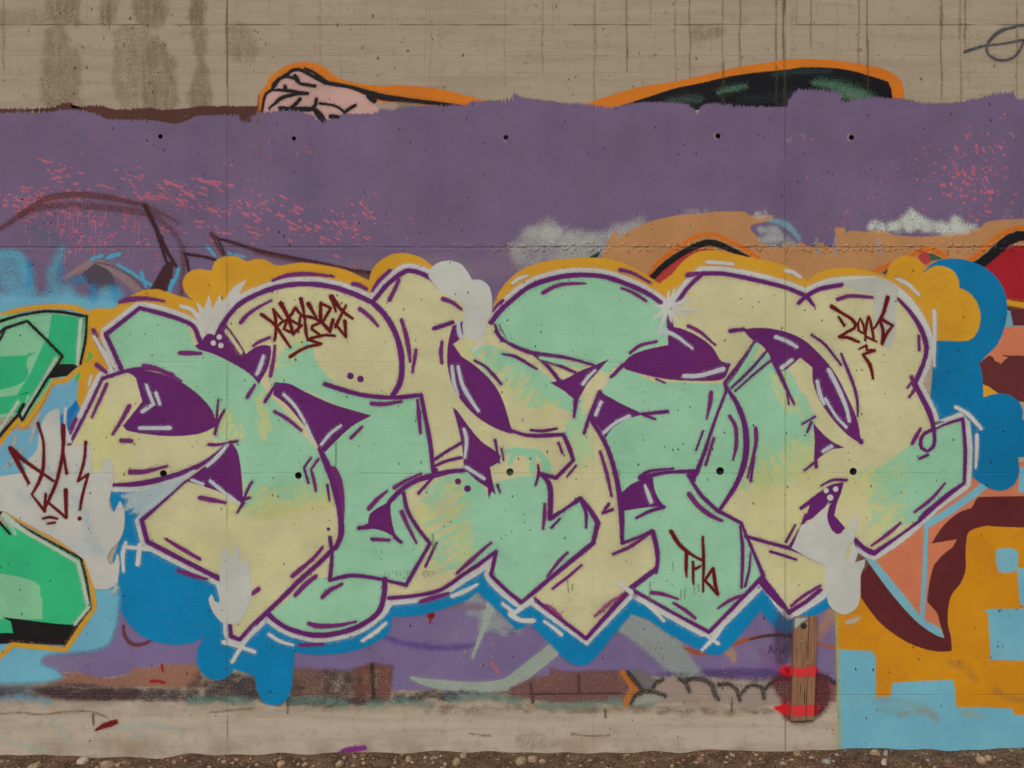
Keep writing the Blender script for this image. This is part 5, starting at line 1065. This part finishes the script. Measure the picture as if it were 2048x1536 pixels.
def flat_on_board(name, poly, rgb, rough, finish='spray', lift=0.0006, th=TB):
    """a coat of paint on the front of the board"""
    m, k, b, out = new_mat('board_paint'); g = k.n('ShaderNodeNewGeometry'); P = g.outputs['Position']
    k.lk(k.mix(k.ramp(k.noise(k.vec(P, 20, 8, 2), 5.0, 5.0, .7), .35, .7), col(rgb), col(tuple(int(v * .85) for v in rgb))), b.inputs['Base Color'])
    b.inputs['Roughness'].default_value = rough
    at = k.n('ShaderNodeAttribute', attribute_name='cov')
    nz = k.noise(k.vec(P, 14, 1, 4), 14.0, 4.0, .75)
    k.lk(k.m('MULTIPLY', k.ramp(at.outputs['Fac'], .1, .9, 0, 1), k.ramp(nz, .24, .34, .35, 1)), b.inputs['Alpha'])
    n = len(poly); cx = sum(p[0] for p in poly) / n; cy = sum(p[1] for p in poly) / n
    V = [(cx, cy)] + [(cx + (p[0] - cx), cy + (p[1] - cy) * .82) for p in poly] + list(poly); K = [1.0] + [1.0] * n + [0.0] * n
    F = [(0, 1 + i, 1 + (i + 1) % n) for i in range(n)] + [(1 + i, 1 + n + i, 1 + n + (i + 1) % n, 1 + (i + 1) % n) for i in range(n)]
    o = sheet(name, V, F, K, m, None, front=Y_B - th - lift); to_board(o); return o
RB = (230, 48, 50)
flat_on_board('red_bar', [(1583.6, 1330), (1598, 1333), (1614.4, 1329), (1613.6, 1350), (1598, 1351), (1583.0, 1350)], RB, .5)
flat_on_board('red_bar', [(1616.0, 1328), (1629.0, 1328), (1628.4, 1350), (1615.4, 1351)], RB, .5, th=TB - .003)
flat_on_board('red_bar', [(1581.2, 1408), (1595, 1406), (1608.6, 1405), (1608.0, 1429), (1595, 1429), (1580.4, 1429)], RB, .5)
flat_on_board('red_bar', [(1610.6, 1405), (1626.0, 1406), (1625.3, 1428), (1609.9, 1429)], RB, .5, th=TB - .003)
flat_on_board('pale_paint', [(1586.6, 1233), (1614, 1232), (1606, 1238), (1596, 1246), (1588, 1256), (1586.0, 1250)], (160, 172, 162), .5)
flat_on_board('blue_paint', [(1609, 1239), (1614.2, 1233), (1614.0, 1238)], BLUE, .5)

# ---------------------------------------------------------------- stones and gravel at the foot
def stone_mat(rgb):
    m, k, b, out = new_mat('stone'); g = k.n('ShaderNodeNewGeometry'); P = g.outputs['Position']
    c = k.mix(k.ramp(k.noise(P, 60.0, 5.0, .7), .35, .65), col(rgb), col(tuple(int(v * .74) for v in rgb)))
    up = k.n('ShaderNodeSeparateXYZ'); k.lk(g.outputs['Normal'], up.inputs[0])
    c = k.mix(k.ramp(k.noise(P, 25.0, 3.0), .5, .7, 0, .5), c, col((112, 84, 62)))
    k.lk(c, b.inputs['Base Color']); b.inputs['Roughness'].default_value = .9; b.inputs['Specular IOR Level'].default_value = .15
    bp = k.n('ShaderNodeBump'); bp.inputs['Strength'].default_value = .6; bp.inputs['Distance'].default_value = .003
    k.lk(k.noise(P, 120.0, 4.0), bp.inputs['Height']); k.lk(bp.outputs[0], b.inputs['Normal'])
    return m
SM = {'buff': stone_mat((164, 138, 110)), 'grey': stone_mat((150, 144, 134)), 'pink': stone_mat((190, 168, 152)), 'brown': stone_mat((124, 96, 74))}
def rock_bm(bm, c, sx, sy, sz, seed, sub=2):
    r = bmesh.ops.create_icosphere(bm, subdivisions=sub, radius=1.0)
    rnd = random.Random(seed); rz = rnd.uniform(0, 3.14); ca, sa = math.cos(rz), math.sin(rz)
    for v in r['verts']:
        d = 1 + .28 * noise.noise(v.co * 1.1 + Vector((seed * 3.7, 0, 0))) + .08 * noise.noise(v.co * 3.1 + Vector((0, seed, 0)))
        p = v.co * d; p = Vector((p.x * sx, p.y * sy, p.z * sz)); v.co = Vector((p.x * ca - p.y * sa, p.x * sa + p.y * ca, p.z)) + c
def ground_point(x, y):
    """where the view through a traced spot meets the dirt in front of the wall"""
    o = Vector(cam.location); d = Vector((WX(x), 0, WZ(y))) - o
    for i in range(400):
        t = .76 + i * .0006
        p = o + d * t
        if p.z <= ground_h(p.x, p.y) + .001: return p
    return o + d * .99
stones = [
 (166, 1524, 13, 10, 'pink', 'pinkish white rounded stone, brightest in the dirt at the left below the dark red dash'),
 (70, 1534, 14, 7, 'buff', 'low buff stone sunk in the dirt near the left edge'),
 (215, 1531, 17, 8, 'buff', 'broad flat buff stone just right of the pinkish white stone'),
 (256, 1528, 10, 8, 'brown', 'small brown stone beside the dip in the dirt edge at left'),
 (563, 1530, 10, 8, 'buff', 'small buff stone below the violet dash, left of a similar one'),
 (680, 1531, 10, 8, 'buff', 'buff stone directly below the left end of the violet dash'),
 (727, 1514, 9, 7, 'brown', 'brown stone half buried at the right end of the violet dash'),
 (818, 1521, 9, 8, 'buff', 'buff rounded stone under the notch in the dirt edge left of centre'),
 (927, 1513, 9, 8, 'buff', 'upper buff stone of a pair left of centre'),
 (913, 1526, 10, 9, 'buff', 'lower buff stone of a pair left of centre'),
 (1042, 1525, 13, 11, 'buff', 'largest buff stone near the centre, left of its round neighbour'),
 (1066, 1521, 11, 9, 'buff', 'round tan stone between the largest central stone and a flat chip'),
 (1085, 1523, 8, 5, 'grey', 'small flat grey chip right of two buff stones near the centre'),
 (1402, 1522, 11, 9, 'brown', 'brown rounded stone below the old scalloped paint'),
 (1464, 1500, 6, 4, 'pink', 'small pale stone lying right against the wall'),
 (1594, 1508, 9, 8, 'buff', 'buff stone on the dirt just below the timber board'),
 (1653, 1526, 11, 7, 'grey', 'grey stone left of the light blue painted corner'),
 (1750, 1508, 10, 8, 'buff', 'round buff stone in front of the light blue paint'),
 (1771, 1510, 5, 9, 'grey', 'narrow pale stone leaning beside a round buff stone'),
 (1768, 1528, 6, 9, 'pink', 'upright pale stone below the narrow leaning one'),
 (1896, 1524, 9, 7, 'brown', 'brown stone under the light blue paint near the right'),
 (1962, 1524, 11, 9, 'buff', 'buff stone paired with a higher one near the right edge'),
 (1976, 1519, 10, 8, 'buff', 'higher buff stone of the pair near the right edge'),
]
for i, (x, y, w, h, kd, lb) in enumerate(stones):
    p = ground_point(x, y)
    bm = bmesh.new(); rock_bm(bm, Vector((0, 0, 0)), w * U, w * U * .8, h * U, i + 3)
    for f in bm.faces: f.smooth = True
    me = bpy.data.meshes.new('stone'); bm.to_mesh(me); bm.free(); me.materials.append(SM[kd])
    o = bpy.data.objects.new('stone', me); C.objects.link(o); o.location = (p.x, min(p.y, -w * U * .9), ground_h(p.x, min(p.y, -w * U)) + h * U * .1)
    o['label'] = lb; o['category'] = 'stone'; o['group'] = 'stones lying along the foot of the wall'

def gravel(name, n, smin, smax, mat, seed, sub=1, spread=(-3.4, 3.4, -.62, -.004)):
    rnd = random.Random(seed); bm = bmesh.new()
    for i in range(n):
        x = rnd.uniform(spread[0], spread[1]); y = spread[3] - (spread[3] - spread[2]) * rnd.random() ** 1.25
        s = smin + (smax - smin) * rnd.random() ** 3 * min(1.0, .25 + -y * 9)
        rock_bm(bm, Vector((x, y - s, ground_h(x, y) + s * rnd.uniform(-.45, .3))), s * rnd.uniform(.8, 1.4), s * rnd.uniform(.7, 1.1), s * rnd.uniform(.6, .95), rnd.random() * 90, sub)
    for f in bm.faces: f.smooth = True
    me = bpy.data.meshes.new(name); bm.to_mesh(me); bm.free(); me.materials.append(mat)
    o = bpy.data.objects.new(name, me); C.objects.link(o); o['kind'] = 'stuff'; return o
g1 = gravel('gravel', 1500, .003, .016, SM['buff'], 5); g1['label'] = 'loose buff pebbles and grit in the dirt'; g1['category'] = 'gravel'
g2 = gravel('gravel', 1800, .002, .012, SM['brown'], 6); g2['label'] = 'brown crumbs of earth and small pebbles in the dirt'; g2['category'] = 'gravel'
g3 = gravel('gravel', 260, .003, .012, SM['grey'], 7); g3['label'] = 'sparse grey pebbles scattered among the dirt'; g3['category'] = 'gravel'
